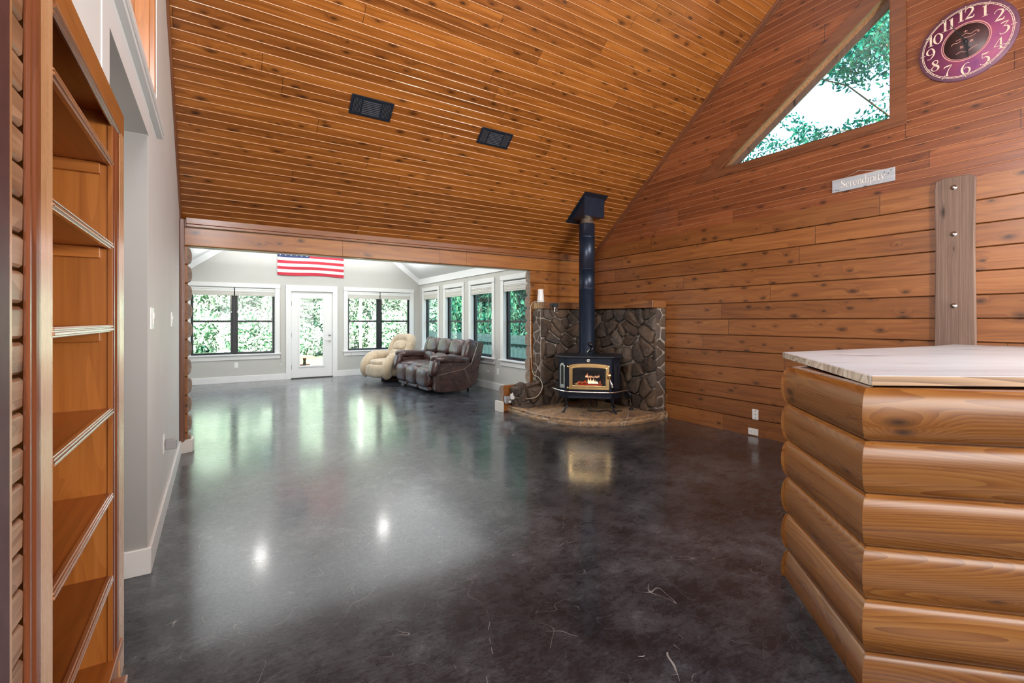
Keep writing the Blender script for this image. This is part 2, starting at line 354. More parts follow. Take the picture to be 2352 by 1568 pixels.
def hearth_mat():
    s = NT('sandstone_flagstone'); o = s.obj(); X = s.sep(o)
    n = s.noise(s.comb(s.m('ADD', X[0], X[1]), s.m('MULTIPLY', s.m('SUBTRACT', X[0], X[1]), 4.0), s.m('MULTIPLY', X[2], 10.0)), 2.2, 8, .65, 1.2)
    col = s.ramp(n, [(.3, (.13, .092, .065)), (.45, (.30, .21, .14)), (.58, (.44, .27, .13)), (.7, (.48, .36, .24))])
    v = s.n('TexVoronoi', {'Vector': o, 'Scale': 1.9}, feature='DISTANCE_TO_EDGE'); cr = s.m('LESS_THAN', v.outputs[0], .012)
    col = s.mix(s.m('MULTIPLY', cr, .7), col, (.50, .44, .36))
    return s.bsdf(col, .6, 0, bump=s.bump(s.m('SUBTRACT', n, cr), .5, .02))
M['hearth'] = hearth_mat()
def leather():
    s = NT('dark_brown_leather'); o = s.obj(); a = s.noise(o, 5, 4, .6, 1.0); b = s.noise(o, 120, 3)
    w = s.noise(s.n('Mapping', {'Vector': o, 'Scale': (4, 9, 4)}).outputs[0], 1.0, 3, .55, 1.8)
    col = s.ramp(a, [(.35, (.026, .012, .011)), (.6, (.062, .028, .023)), (.8, (.11, .056, .043))])
    h = s.m('ADD', s.m('MULTIPLY', w, 1.0), s.m('MULTIPLY', b, .06))
    return s.bsdf(col, .27, 0, bump=s.bump(h, .45, .03), spec=.5, coat=.3, coat_r=.25)
M['leather'] = leather()
def velour():
    s = NT('beige_velour'); o = s.obj(); a = s.noise(o, 6, 4, .6)
    w = s.noise(s.n('Mapping', {'Vector': o, 'Scale': (18, 18, 4)}).outputs[0], 1.0, 3, .5, 1.0)
    col = s.ramp(s.m('ADD', s.m('MULTIPLY', a, .5), s.m('MULTIPLY', w, .5)), [(.3, (.34, .26, .17)), (.6, (.52, .42, .29))])
    return s.bsdf(col, .85, 0, bump=s.bump(w, .5, .02), **{'Sheen Weight': .4})
M['velour'] = velour()
def leaf(name, c1, c2, c3, tr=.35):
    s = NT(name); g = s.n('NewGeometry').outputs['Random Per Island']
    col = s.ramp(g, [(0, c1), (.5, c2), (1, c3)])
    d = s.n('BsdfDiffuse', {'Color': col}); t = s.n('BsdfTranslucent', {'Color': col})
    mx = s.n('MixShader', {0: tr, 1: d.outputs[0], 2: t.outputs[0]}); s.t.links.new(mx.outputs[0], s.out.inputs[0]); return s.mat
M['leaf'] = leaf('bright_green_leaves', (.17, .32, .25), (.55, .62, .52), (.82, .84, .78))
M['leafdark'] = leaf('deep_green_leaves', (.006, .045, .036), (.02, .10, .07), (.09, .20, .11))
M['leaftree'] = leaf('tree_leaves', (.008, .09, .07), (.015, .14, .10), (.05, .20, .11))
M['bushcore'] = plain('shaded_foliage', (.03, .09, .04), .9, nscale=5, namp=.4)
M['bark'] = plain('tree_bark', (.10, .07, .05), .9, nscale=12, namp=.4, bstr=.5)
M['grass'] = plain('lawn_grass', (.045, .085, .035), .9, nscale=3, namp=.4, bstr=.4)
M['fence'] = plain('weathered_dark_fence', (.028, .045, .046), .8, nscale=9, namp=.3)
M['tablered'] = plain('faded_orange_table', (.26, .075, .04), .6)
# ---------------------------------------------------------------- the setting
XA, YB, XC, KR, ZE, YR, YF0 = 5.23, 5.75, -.30, .822, 2.36, 1.2, -3.35
YF, XR, XL = 11.60, 4.53, -.60
ANG = math.atan(KR)
def roofz(y): return ZE + KR * (YB - y) if y > YR else ZE + KR * (y - YF0)

struct(box_obj('floor', (-2.3, XA + .15, YF0 - .1, YF + .02, -.12, 0), M['floor']))

def grooves(a, b, pitch, off, w, d, bead=0, slot=0):
    pts = [(a, 0)]; k = math.ceil((a - off + 1e-6) / pitch)
    while off + k * pitch < b - w:
        c = off + k * pitch
        if c - w / 2 > a: pts += [(c - w / 2, 0), (c - w * .28, -d), (c + w * .28, -d), (c + w / 2, 0)] if not bead and not slot else [(c - .007, 0), (c - .0036, -.006), (c - .0034, -.03), (c + .0034, -.03), (c + .0036, -.006), (c + .007, 0)] if slot else [(c - bead * 1.5, 0), (c - bead * 1.4, -.004), (c - bead, -.003), (c - bead * .9, .0012), (c - bead * .5, .0035), (c, .0045), (c + bead * .5, .0035), (c + bead, -.0005), (c + bead * 1.1, 0)]
        k += 1
    return pts + [(b, 0)]
LS = (YB - YR) / math.cos(ANG)
X0C = -2.2
mb = MB()
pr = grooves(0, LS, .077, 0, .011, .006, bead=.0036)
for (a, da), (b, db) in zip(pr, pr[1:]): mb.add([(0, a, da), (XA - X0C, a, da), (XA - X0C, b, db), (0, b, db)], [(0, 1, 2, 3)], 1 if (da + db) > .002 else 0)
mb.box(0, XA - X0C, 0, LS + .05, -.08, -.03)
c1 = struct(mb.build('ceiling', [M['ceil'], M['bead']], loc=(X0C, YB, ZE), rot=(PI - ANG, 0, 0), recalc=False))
c2 = c1.copy(); COL.objects.link(c2); c2.location = (XA, YF0, ZE); c2.rotation_euler = (PI - ANG, 0, PI)

# right wall : planks below 2.504, narrow boards above, clipped by the roof and the two gable windows
HB, HS, HT, HR = 3.18, 3.451, 4.388, 1.715
def wallA_iv(z):
    y1 = YB if z <= ZE else YB - (z - ZE) / KR
    y0 = 2 * YR - y1 if z > ZE else YF0
    if z <= HB or z >= HT: return [(y0, y1)]
    s = HS - (z - HB) / (HT - HB) * (HS - HR)
    return [(y0, 2 * YR - s), (2 * YR - HR, HR), (s, y1)]
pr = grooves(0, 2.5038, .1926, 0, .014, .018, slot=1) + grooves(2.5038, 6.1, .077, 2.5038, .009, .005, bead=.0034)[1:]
extra = [ZE, HB, HT]
full = []
for (a, da), (b, db) in zip(pr, pr[1:]):
    cuts = sorted([a, b] + [e for e in extra if a < e < b])
    for c, d in zip(cuts, cuts[1:]):
        if d - c < 1e-6: continue
        full.append((c, da + (db - da) * (c - a) / (b - a), d, da + (db - da) * (d - a) / (b - a)))
for nm, lo, hi, mt in (('wall_right', 0, 2.5038, M['logA']), ('wall_right', 2.5038, 7, M['gable'])):
    mb = MB()
    for a, da, b, db in full:
        if a < lo - 1e-6 or b > hi + 1e-6: continue
        A, B = wallA_iv(a + 1e-5), wallA_iv(b - 1e-5)
        for (p0, p1), (q0, q1) in zip(A, B):
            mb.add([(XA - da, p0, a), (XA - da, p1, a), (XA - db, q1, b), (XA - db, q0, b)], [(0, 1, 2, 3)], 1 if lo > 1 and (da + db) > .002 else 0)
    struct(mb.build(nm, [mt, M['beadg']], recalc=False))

def slab(name, outer, holes, frame, t0, t1, mats, kind=True, sides=True):
    mb = MB(); loops = [outer] + holes
    tr = tessellate_polygon([[Vector((p[0], p[1], 0)) for p in l] for l in loops]); P = [p for l in loops for p in l]
    mb.add([frame(p, t0) for p in P], list(tr)); mb.add([frame(p, t1) for p in P], [t[::-1] for t in tr])
    if sides:
        for l in loops:
            n = len(l); mb.add([frame(p, t0) for p in l] + [frame(p, t1) for p in l], [(i, (i + 1) % n, n + (i + 1) % n, n + i) for i in range(n)])
    o = mb.build(name, mats)
    return struct(o) if kind else o
def rect(a, b, c, d): return [(a, c), (b, c), (b, d), (a, d)]

# left wall with bookcase niche, hall opening and loft opening
slab('wall_left', [(YF0, 0), (.66, 0), (.66, 2.115), (2.03, 2.115), (2.03, 2.31), (3.10, 2.31), (3.10, 0), (YB, 0), (YB, ZE - .02), (YR, roofz(YR) - .02), (YF0, ZE - .02)],
     [rect(-.2, 3.548, 2.53, 3.9)], lambda p, t: (XC - t, p[0], p[1]), 0, .12, M['wallC'])
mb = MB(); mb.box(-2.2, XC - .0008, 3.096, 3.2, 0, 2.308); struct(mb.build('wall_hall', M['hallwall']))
mb = MB(); mb.box(-2.3, -2.2, -3.4, 5.8, 0, 6.2); struct(mb.build('wall_hall', M['wallC']))
mb = MB(); mb.box(-2.2, XC - .12, 1.0, 1.1, 0, 2.31); struct(mb.build('wall_hall', M['wallC']))
mb = MB(); mb.box(-2.2, XC - .12, -.4, 3.7, 2.31, 2.50); struct(mb.build('ceiling_hall', M['wallC']))
mb = MB(); mb.box(-2.2, XC - .12, 3.6, 3.7, 2.5, 4.2); struct(mb.build('wall_loft', M['wall']))
mb = MB(); mb.box(-2.2, XC - .12, -.4, -.3, 2.5, 5.2); struct(mb.build('wall_loft', M['wall']))
slab('wall_front', [(-2.3, 0), (XA + .1, 0), (XA + .1, ZE), (-2.3, ZE)], [], lambda p, t: (p[0], YF0 - t, p[1]), 0, .1, M['wall'])

# cased opening boards, loft ledge and loft jamb on the left wall
mb = MB(); mb.box(XC, XC + .003, 1.91, 2.03, 2.115, 2.31); mb.box(XC, XC + .003, 1.91, 3.12, 2.31, 2.445); struct(mb.build('trim_1', M['white']))
mb = MB(); mb.box(XC, XC + .030, -.3, 3.575, 2.445, 2.468, 0); mb.box(XC, XC + .036, -.3, 3.57, 2.468, 2.476, 0); mb.box(XC, XC + .024, -.3, 3.565, 2.476, 2.502, 1); mb.box(XC - .12, XC + .032, -.3, 3.548, 2.502, 2.536, 0)
struct(mb.build('trim_2', [M['white'], M['stile']], bevel=.002))
mb = MB(); mb.box(XC - .13, XC - .004, 3.50, 3.546, 2.54, 3.9); mb.box(XC - .10, XC - .03, 3.488, 3.50, 2.54, 3.9); struct(mb.build('trim_3', M['case_z'], bevel=.003))
# white baseboards of the main room
mb = MB(); mb.box(XC, XC + .016, 3.10, 5.66, 0, .135); mb.box(XC - .12, XC + .016, 3.080, 3.097, 0, .135); struct(mb.build('baseboard_left', M['white'], bevel=.003))
mb = MB(); mb.box(-2.0, XC - .12, 3.084, 3.10, 0, .135); struct(mb.build('baseboard_hall', M['white'], bevel=.003))

# back wall of stacked D-shaped logs with the wide opening
def dlog(mb, x0, x1, k, split=None, thick=.132, zp=.19):
    z0 = k * zp; z1 = z0 + zp; g = .0035
    prof = [(YB, z0 + .006 + g), (YB, z1 - .006 - g), (YB + .006, z1 - g), (YB + .025, z1 - g), (YB + .028, z1), (YB + .075, z1), (YB + .082, z1 - .012)]
    for i in range(1, 8):
        a = PI / 2 - PI * i / 8; prof.append((YB + .085 + math.cos(a) ** .7 * (thick - .085), (z0 + z1) / 2 + math.sin(a) * (zp / 2 - .014)))
    prof += [(YB + .082, z0 + .012), (YB + .075, z0), (YB + .028, z0), (YB + .025, z0 + g), (YB + .006, z0 + g)]
    segs = [x0] + (split or []) + [x1]
    for a, b in zip(segs, segs[1:]):
        n0 = len(mb.m); mb.prism(prof, a + .0015, b - .0015, lambda p, t: (t, p[0], p[1])); N = len(prof)
        for q in range(n0, len(mb.m)):
            if q - n0 >= N: mb.m[q] = 1
            elif 5 <= q - n0 <= N - 6: mb.m[q] = 2
mb = MB()
rr = random.Random(3)
for k in range(12):
    if k < 11:
        dlog(mb, -.69, -.236, k); e = rr.uniform(-.006, .004); za_, zb_ = k * .19 + .008, k * .19 + .182
        pf = [(-.24, za_)] + [(-.236 + (.034 + e) * math.sin(PI * i / 8) ** .42, za_ + (zb_ - za_) * i / 8) for i in range(1, 8)] + [(-.24, zb_)]
        mb.prism(pf, YB + .012, YB + .128, lambda p, t: (p[0], t, p[1]), 1)
    if k in (0, 1): dlog(mb, 3.53, 5.30, k)
    elif k < 11: dlog(mb, 4.0 + rr.uniform(-.008, .008), 5.30, k, [4.9] if k % 3 == 1 else None)
dlog(mb, -.69, 5.30, 11, [1.28, 2.93])
mb.box(-.69, 5.3, YB + .02, YB + .07, 2.285, 2.45)
struct(mb.build('wall_back', [M['logB'], M['logend'], M['logback']]))
mb = MB(); mb.box(-.69, 5.3, YB + .13, YB + .155, 2.088, 2.10); struct(mb.build('trim_4', M['cream']))
# eave mouldings, gable mouldings, corner board
mb = MB(); mb.box(-.25, XA, YB - .014, YB + .01, 2.284, 2.312); mb.box(-.25, XA, YB - .024, YB, 2.312, 2.375); struct(mb.build('trim_5', M['trimw'], bevel=.004))
mb = MB(); mb.box(XC, -.258, 5.668, YB - .002, .12, 2.345); mb.box(XC + .004, -.268, 5.655, 5.668, .12, 2.345); struct(mb.build('trim_6', M['trimz'], bevel=.005))
def sloped(name, x0, x1, wid, mat, drop=0, step=None):
    mb = MB(); L = LS
    mb.box(0, x1 - x0, 0, L, 0, wid)
    if step: mb.box(*step)
    o = mb.build(name, mat, loc=(x0, YB, ZE), rot=(PI - ANG, 0, 0), bevel=.003); return struct(o)
M['trims'] = wood('dark_stained_gable_trim', 1, 2, 0, [(.09, .030, .014), (.18, .064, .026), (.26, .096, .038)], rough=.35, coat=.4, knots=.1, grain=40)
sloped('trim_7', XA - .018, XA, .055, M['trims'], step=(-.022, .018, 0, LS, .0, .02))
sloped('trim_8', XC + .0, XC + .02, .03, M['trims'])
# curved cream base blocks at the log ends
mb = MB()
prof = [(-.31, 5.66), (-.195, 5.70), (-.182, 5.80), (-.20, 5.91), (-.25, 5.93), (-.31, 5.93)]
mb.prism(prof, 0, .125, lambda p, t: (p[0], p[1], t)); struct(mb.build('baseboard_opening', M['cream'], bevel=.004))
mb = MB(); mb.prism([(3.508, 5.735), (3.53, 5.735), (3.53, 5.93), (3.49, 5.93), (3.49, 5.80)], 0, .15, lambda p, t: (p[0], p[1], t)); mb.box(3.6, 4.53, 5.905, 5.93, 0, .15)
struct(mb.build('baseboard_opening', M['cream'], bevel=.004))

# ---- sunroom shell
XM = (XL + XR) / 2; GS = .75; EZ = 2.26
def gz(x, z=EZ): return z + GS * (x - XL) if x < XM else z + GS * (XR - x)
W1 = (-.435, 1.130); W2 = (2.70, 4.275); DO = (1.452, 2.356); WZ = (.600, 2.05)
slab('wall_sunroom_back', [(XL, 0), (XR, 0), (XR, 2.45), (XM, gz(XM) + .2), (XL, 2.45)], [rect(*W1, *WZ), rect(*W2, *WZ), rect(*DO, .0125, 2.005)], lambda p, t: (p[0], YF + t, p[1]), 0, .15, M['wall'])
RW = [(10.405, 11.285), (9.085, 9.965), (7.79, 8.67), (6.49, 7.37)]
slab('wall_sunroom_right', [(YB + .1, 0), (YF, 0), (YF, 2.45), (YB + .1, 2.45)], [rect(a, b, .605, 2.075) for a, b in RW], lambda p, t: (XR + t, p[0], p[1]), 0, .15, M['wall'])
slab('wall_sunroom_left', [(YB + .1, 0), (YF, 0), (YF, 2.45), (YB + .1, 2.45)], [], lambda p, t: (XL - t, p[0], p[1]), 0, .1, M['wall'])
slab('wall_sunroom_front', [(XL, 2.282), (XR + .8, 2.282), (XR, 2.6), (XM, 4.5), (XL, 2.6)], [], lambda p, t: (p[0], YB + .155 + t, p[1]), 0, .03, M['wall'])
mb = MB()
for s in (0, 1):
    xa, za = (XL - .02, 2.395) if s == 0 else (XR + .02, 2.395)
    zb = 2.41 + GS * (XM - XL)
    mb.add([(xa, YB + .15, za), (xa, YF, za), (XM, YF, zb), (XM, YB + .15, zb), (xa, YB + .15, za + .1), (xa, YF, za + .1), (XM, YF, zb + .1), (XM, YB + .15, zb + .1)], [(0, 1, 2, 3), (4, 5, 6, 7), (0, 1, 5, 4), (2, 3, 7, 6), (1, 2, 6, 5), (0, 3, 7, 4)])
struct(mb.build('ceiling_sunroom', M['ceilw']))
mb = MB(); mb.box(XR - .02, XR, YB + .15, YF, EZ, 2.41); mb.box(XL, XL + .02, YB + .15, YF, EZ, 2.41); struct(mb.build('trim_9', M['ceilw']))
slab('trim_10', [(XL, EZ), (XM, gz(XM)), (XR, EZ), (XR, EZ + .155), (XM, gz(XM) + .155), (XL, EZ + .155)], [], lambda p, t: (p[0], YF - .018 + t, p[1]), 0, .018, M['ceilw'])
mb = MB(); mb.box(XL, 1.35, YF - .016, YF, 0, .135); mb.box(2.46, XR, YF - .016, YF, 0, .135); struct(mb.build('baseboard_back', M['white'], bevel=.003))
mb = MB(); mb.box(XR - .016, XR, 5.93, YF, 0, .135); struct(mb.build('baseboard_right', M['white'], bevel=.003))
mb = MB(); mb.box(XL, XL + .016, 5.93, YF, 0, .135); struct(mb.build('baseboard_sunroom_left', M['white'], bevel=.003))

def window(name, loc, rz, x0, x1, zb, zt, double, glass, deep=.055):
    t = thing(name, None, None, loc, rz); t['kind'] = 'structure'
    cw = .093
    mb = MB(); mb.box(x0 - cw, x0, -.018, 0, zb, zt); mb.box(x1, x1 + cw, -.018, 0, zb, zt); mb.box(x0 - cw - .008, x1 + cw + .008, -.024, 0, zt, zt + .088)
    for a in (x0, x1 - .008): mb.box(a, a + .008, 0, deep, zb, zt)
    mb.box(x0, x1, 0, deep, zt - .008, zt); mb.build('casing', M['white'], t, bevel=.002)
    mb = MB(); mb.box(x0 - cw - .02, x1 + cw + .02, -.05, deep, zb - .022, zb + .004); mb.build('sill', M['white'], t, bevel=.004)
    mb = MB(); mb.box(x0 - cw, x1 + cw, -.016, 0, zb - .115, zb - .022); mb.build('apron', M['white'], t, bevel=.002)
    f = .052; y0, y1 = deep, deep + .075; zm = 1.312
    cols = [(x0, x1)] if not double else [(x0, (x0 + x1) / 2), ((x0 + x1) / 2, x1)]
    mb = MB(); gl = []
    for a, b in cols:
        fa = f + (.018 if double and a != x0 else 0); fb = f + (.018 if double and b != x1 else 0)
        mb.box(a, a + fa * .5, y0, y1, zb, zt); mb.box(a + fa * .5, a + fa, y0 + .012, y1 - .01, zb, zt)
        mb.box(b - fb * .5, b, y0, y1, zb, zt); mb.box(b - fb, b - fb * .5, y0 + .012, y1 - .01, zb, zt)
        mb.box(a, b, y0, y1, zb, zb + .022); mb.box(a + fa, b - fb, y0 + .012, y1 - .01, zb + .022, zb + .048); mb.box(a, b, y0, y1, zt - .05, zt)
        mb.box(a + fa, b - fb, y0 + .012, y1 - .005, zm - .022, zm + .022); mb.box((a + b) / 2 - .03, (a + b) / 2 + .03, y0 + .004, y0 + .014, zm + .0, zm + .02)
        gl += [(a + fa, b - fb, zb + .048, zm - .022), (a + fa, b - fb, zm + .022, zt - .05)]
    mb.build('frame', M['black'], t, bevel=.002)
    for i, (a, b, c, d) in enumerate(gl):
        mb = MB(); mb.add([(a, y0 + .03, c), (b, y0 + .03, c), (b, y0 + .03, d), (a, y0 + .03, d)], [(0, 1, 2, 3)]); mb.build('pane', glass[i % len(glass)], t, recalc=False)
    return t
def blind(label, loc, rz, x0, x1, zt, h1=.085, h2=.095, cords=()):
    t = thing('window_blind', label, 'blind', loc, rz, None)
    mb = MB(); mb.box(x0 + .003, x1 - .003, -.004, .045, zt - h1 * .55, zt - .008); mb.box(x0 + .003, x1 - .003, -.010, .045, zt - h1, zt - h1 * .6); mb.build('head_rail', M['white'], t, bevel=.004)
    mb = MB(); n = 5
    for i in range(4): mb.box(x0 + .006, x1 - .006, -.006 + .003 * (i % 2), .040, zt - h1 - h2 * (i + 1) / 4 + .001, zt - h1 - h2 * i / 4)
    mb.build('folded_shade', M['fabricblind'], t, bevel=.004)
    for cx, cz in cords:
        mb = MB(); mb.tube([(cx, -.012, zt - h1), (cx, -.03 if cz < .6 else -.012, cz + .03)], .0018, 5)
        c = mb.build('cord', M['cord'], t)
        mb = MB(); mb.lathe([(.002, .03), (.006, .024), (.009, .004), (.007, 0), (0, 0)], (cx, -.03 if cz < .6 else -.012, cz), 10); mb.build('tassel', M['plast'], c)
    return t
sc = [M['glass_screen'], M['glass']]
window('window_1', (0, YF, 0), 0, *W1, *WZ, True, [M['glass']])
window('window_2', (0, YF, 0), 0, *W2, *WZ, True, [M['glass']])
m1 = (W1[0] + W1[1]) / 2; m2 = (W2[0] + W2[1]) / 2
blind('raised linen shade on the left half of the window left of the door', (0, YF, 0), 0, W1[0], m1 - .006, 2.045, cords=((m1 - .055, 1.50),))
blind('raised linen shade on the right half of the window left of the door', (0, YF, 0), 0, m1 + .006, W1[1], 2.045, cords=((m1 + .055, 1.50), (1.238, .335)))
blind('raised linen shade on the left half of the window right of the door', (0, YF, 0), 0, W2[0], m2 - .006, 2.045, cords=((2.79, .36),))
blind('raised linen shade on the right half of the window right of the door', (0, YF, 0), 0, m2 + .006, W2[1], 2.045, cords=((m2 + .03, 1.56),))
lab = ['raised shade on the farthest window of the right sunroom wall, behind the recliner', 'raised shade on the side window second from the far corner, above the sofa back', 'raised shade on the side window third from the far corner, above the sofa arm', 'raised shade on the nearest side window, partly hidden by the stone fireplace wall']
for i, (a, b) in enumerate(RW):
    # local x runs toward -Y of the world
    window('window_%d' % (i + 3), (XR, b, 0), -PI / 2, 0, b - a, .605, 2.075, False, [M['glass_screen']])
    blind(lab[i], (XR, b, 0), -PI / 2, 0, b - a, 2.06, .075, .12, cords=((b - a - .12, .33),) if i == 2 else ())

# ---- glazed door
t = thing('door_1', None, None, (0, YF, 0)); t['kind'] = 'structure'
a, b = DO; mb = MB()
mb.box(a - .105, a, -.018, 0, 0, 2.005); mb.box(b, b + .105, -.018, 0, 0, 2.005); mb.box(a - .105, b + .105, -.018, 0, 2.005, 2.138); mb.box(a, a + .008, 0, .12, 0, 2.005); mb.box(b - .008, b, 0, .12, 0, 2.005); mb.box(a, b, 0, .12, 1.997, 2.005)
mb.build('casing', M['white'], t, bevel=.003)
g = (1.640, 2.142, .285, 1.846); D0, D1 = .022, .062
s = slab('door_panel', rect(a + .010, b - .010, .022, 1.994), [rect(*g)], lambda p, q: (p[0], D0 + q, p[1]), 0, .04, M['white'], kind=False); s.parent = t
mb = MB(); w = .036
for q in ((g[0] - w, g[0], g[2] - w, g[3] + w), (g[1], g[1] + w, g[2] - w, g[3] + w), (g[0], g[1], g[2] - w, g[2]), (g[0], g[1], g[3], g[3] + w)): mb.box(q[0], q[1], D0 - .012, D0, q[2], q[3])
mb.build('glazing_frame', M['white'], t, bevel=.004)
mb = MB(); mb.add([(g[0], D0 + .02, g[2]), (g[1], D0 + .02, g[2]), (g[1], D0 + .02, g[3]), (g[0], D0 + .02, g[3])], [(0, 1, 2, 3)]); mb.build('pane', M['glass'], t, recalc=False)
mb = MB()
for z in (1.825, 1.80, 1.775, 1.755): mb.box(g[0] + .004, g[1] - .004, D0 + .022, D0 + .035, z, z + .012)
mb.build('raised_mini_blind', M['greybox'], t)
for z in (.27, 1.0, 1.72):
    mb = MB(); mb.tube([(a + .006, .012, z - .05), (a + .006, .012, z + .05)], .009, 10); mb.box(a - .001, a + .014, .010, .024, z - .05, z + .05); mb.build('hinge', M['black'], t)
mb = MB(); mb.lathe([(0, -.032), (.020, -.03), (.030, -.012), (.032, 0)], (2.288, D0, .998), 20, M=Matrix.Rotation(-PI / 2, 4, 'X')); mb.build('deadbolt', M['nickel'], t)
mb = MB(); mb.lathe([(0, -.03), (.012, -.03), (.026, -.01), (.029, 0)], (2.288, D0, .862), 20, M=Matrix.Rotation(-PI / 2, 4, 'X')); mb.tube([(2.288, D0 - .045, .862), (2.25, D0 - .052, .862), (2.19, D0 - .045, .858)], [.010, .009, .006], 8); mb.build('handle', M['nickel'], t)
mb = MB(); mb.box(a, b, -.02, .13, 0, .02); mb.build('threshold', M['black'], t)

# ---- triangular gable windows
def gable_window(name, mirror):
    f = (lambda y: 2 * YR - y) if mirror else (lambda y: y)
    t = thing(name, None, None); t['kind'] = 'structure'
    def sl(nm, pts, x0, x1, mt, holes=[]):
        o = slab(nm, [(f(p[0]), p[1]) for p in pts], [[(f(p[0]), p[1]) for p in h] for h in holes], lambda p, q: (x0 + q, p[0], p[1]), 0, x1 - x0, mt, kind=False); o.parent = t; return o
    sl('casing', [(1.60, 3.09), (3.79, 3.09), (3.68, 3.163), (1.60, 4.60)], XA - .022, XA, M['trims'], [[(HR, HB), (HS, HB), (HR, HT)]])
    sl('inner_moulding', [(HR, HB), (HS, HB), (HR, HT)], XA - .03, XA - .0, M['trims'], [[(HR + .002, HB + .002), (HS - .055, HB + .002), (HR + .002, HT - .042)]])
    sl('reveal', [(HR - .003, HB - .003), (HS + .01, HB - .003), (HR - .003, HT + .008)], XA, XA + .13, M['stile'], [[(HR, HB), (HS - .03, HB), (HR, HT - .022)]])
    sl('sash', [(HR, HB), (HS - .03, HB), (HR, HT - .022)], XA + .095, XA + .13, M['beam'], [[(HR + .015, HB + .01), (3.31, HB + .01), (HR + .015, 4.29)]])
    mb = MB(); mb.add([(XA + .115, f(HR), HB), (XA + .115, f(HS), HB), (XA + .115, f(HR), HT)], [(0, 1, 2)]); mb.build('pane', M['glass'], t, recalc=False)
gable_window('window_7', False); gable_window('window_8', True)
# ---------------------------------------------------------------- ceiling registers
def ceil_obj(t, x, s):   # put an Empty on the sloping ceiling: local x = world x, local y = up the slope, local z = into the room
    t.location = (x, YB - s * math.cos(ANG) - .005 * math.sin(ANG), ZE + s * math.sin(ANG) - .005 * math.cos(ANG)); t.rotation_euler = (PI - ANG, 0, 0)
def vent(x, label):
    t = thing('ceiling_vent', label, 'vent', group='black ceiling registers')
    s0 = (YB - 4.579) / math.cos(ANG); ceil_obj(t, x, s0)
    w, h = .398, .192
    mb = MB(); mb.box(0, w, 0, h, 0, .002); mb.box(0, w, 0, .022, .002, .008); mb.box(0, w, h - .022, h, .002, .008); mb.box(0, .022, .022, h - .022, .002, .008); mb.box(w - .022, w, .022, h - .022, .002, .008)
    mb.box(.10, .112, .022, h - .022, .002, .008); mb.box(.285, .297, .022, h - .022, .002, .008); mb.build('frame', M['blackmetal'], t, bevel=.001)
    def slats(nm, lst):
        mb = MB()
        for q in lst: mb.box(*q)
        mb.build(nm, M['blackslat'], t)
    slats('long_slats', [(.114, .283, .026 + i * .0175, .030 + i * .0175, .003, .011) for i in range(8)])
    slats('cross_slats', [(.300 + i * .0135, .3035 + i * .0135, .028, h - .028, .003, .011) for i in range(6)])
    slats('left_slats', [(.028 + i * .0125, .0315 + i * .0125, .028, h - .028, .003, .010) for i in range(6)])
    mb = MB(); mb.box(w - .012, w - .006, .085, .10, .008, .02); mb.build('lever', M['nickel'], t)
    return t
M['blackslat'] = plain('black_register_slats', (.22, .22, .24), .3, .7)
vent(1.072, 'black metal register on the wood ceiling, left and larger looking of the two')
vent(2.452, 'black metal register on the wood ceiling nearer the stove pipe, right of the two')

# ---------------------------------------------------------------- bookcase in the left wall
t = thing('bookcase', 'tall built-in orange wood bookcase with six shelves in the left wall', 'bookcase', (XC, 0, 0))
Y0, Y1, DEP = 1.396, 2.10, .31
mb = MB(); mb.box(-DEP, 0, Y1, Y1 + .018, 0, 2.06); mb.build('side_panel', M['case_z'], t)
mb = MB(); mb.box(-DEP, 0, Y0 - .018, Y0, 0, 2.06); mb.build('side_panel', M['case_z'], t)
mb = MB(); mb.box(-DEP - .01, -DEP, Y0 - .018, Y1 + .018, 0, 2.06); mb.build('back_panel', M['case_z'], t)
mb = MB(); mb.box(-DEP, -.01, Y0, Y1, 2.045, 2.06); mb.build('top_panel', M['case_y'], t)
SH = [1.877, 1.590, 1.305, 1.018, .726, .440]
for i, z in enumerate(SH):
    mb = MB(); mb.box(-DEP, -.012, Y0, Y1, z - .009, z + .009); sh = mb.build('shelf', M['case_y'], t)
    mb = MB(); mb.box(-.014, -.002, Y0, Y1, z - .014, z + .011); mb.box(-.004, .004, Y0, Y1, z - .009, z - .001); mb.box(-.004, .003, Y0, Y1, z + .002, z + .008)
    mb.build('shelf_moulding', M['mould_y'] if 'mould_y' in M else M.setdefault('mould_y', wood('glossy_shelf_moulding', 1, 2, 0, [(.18, .07, .03), (.30, .12, .05), (.40, .17, .075)], rough=.16, coat=1.0, knots=0, grain=40, bstr=.02)), sh, bevel=.002)
    mb = MB(); mb.box(-DEP, -.03, Y1 - .018, Y1 - .0005, z - .047, z - .0095); mb.build('shelf_cleat', M['case_x'] if 'case_x' in M else M.setdefault('case_x', wood('orange_cleat_wood', 0, 2, 1, [(.26, .08, .016), (.40, .135, .026), (.50, .18, .04)], rough=.32, coat=.4, knots=0, grain=34, ringy=.15, bstr=.05)), sh, bevel=.002)
    mb = MB(); mb.box(-DEP, -.03, Y0 + .0005, Y0 + .018, z - .047, z - .0095); mb.build('shelf_cleat', M['case_x'], sh, bevel=.002)
mb = MB(); mb.box(-DEP, .012, Y0 - .05, 2.235, .12, .155); mb.build('bottom_ledge', M['case_y'], t, bevel=.003)
mb = MB(); mb.box(.012, .055, Y0 - .05, 2.0, .125, .150); mb.build('ledge_nosing', M['mould_y'], t, bevel=.005)
mb = MB(); mb.box(-.03, .0, Y0 - .08, 2.3, .0, .12); mb.build('plinth', M['case_y'], t)
mb = MB(); mb.box(-.02, .001, 1.312, Y0, .155, 2.031); mb.build('stile', M['stile'], t, bevel=.002)
mb = MB(); mb.box(-.02, .004, 2.219, 2.312, .0, 2.031); mb.build('stile', M['stile'], t, bevel=.002)
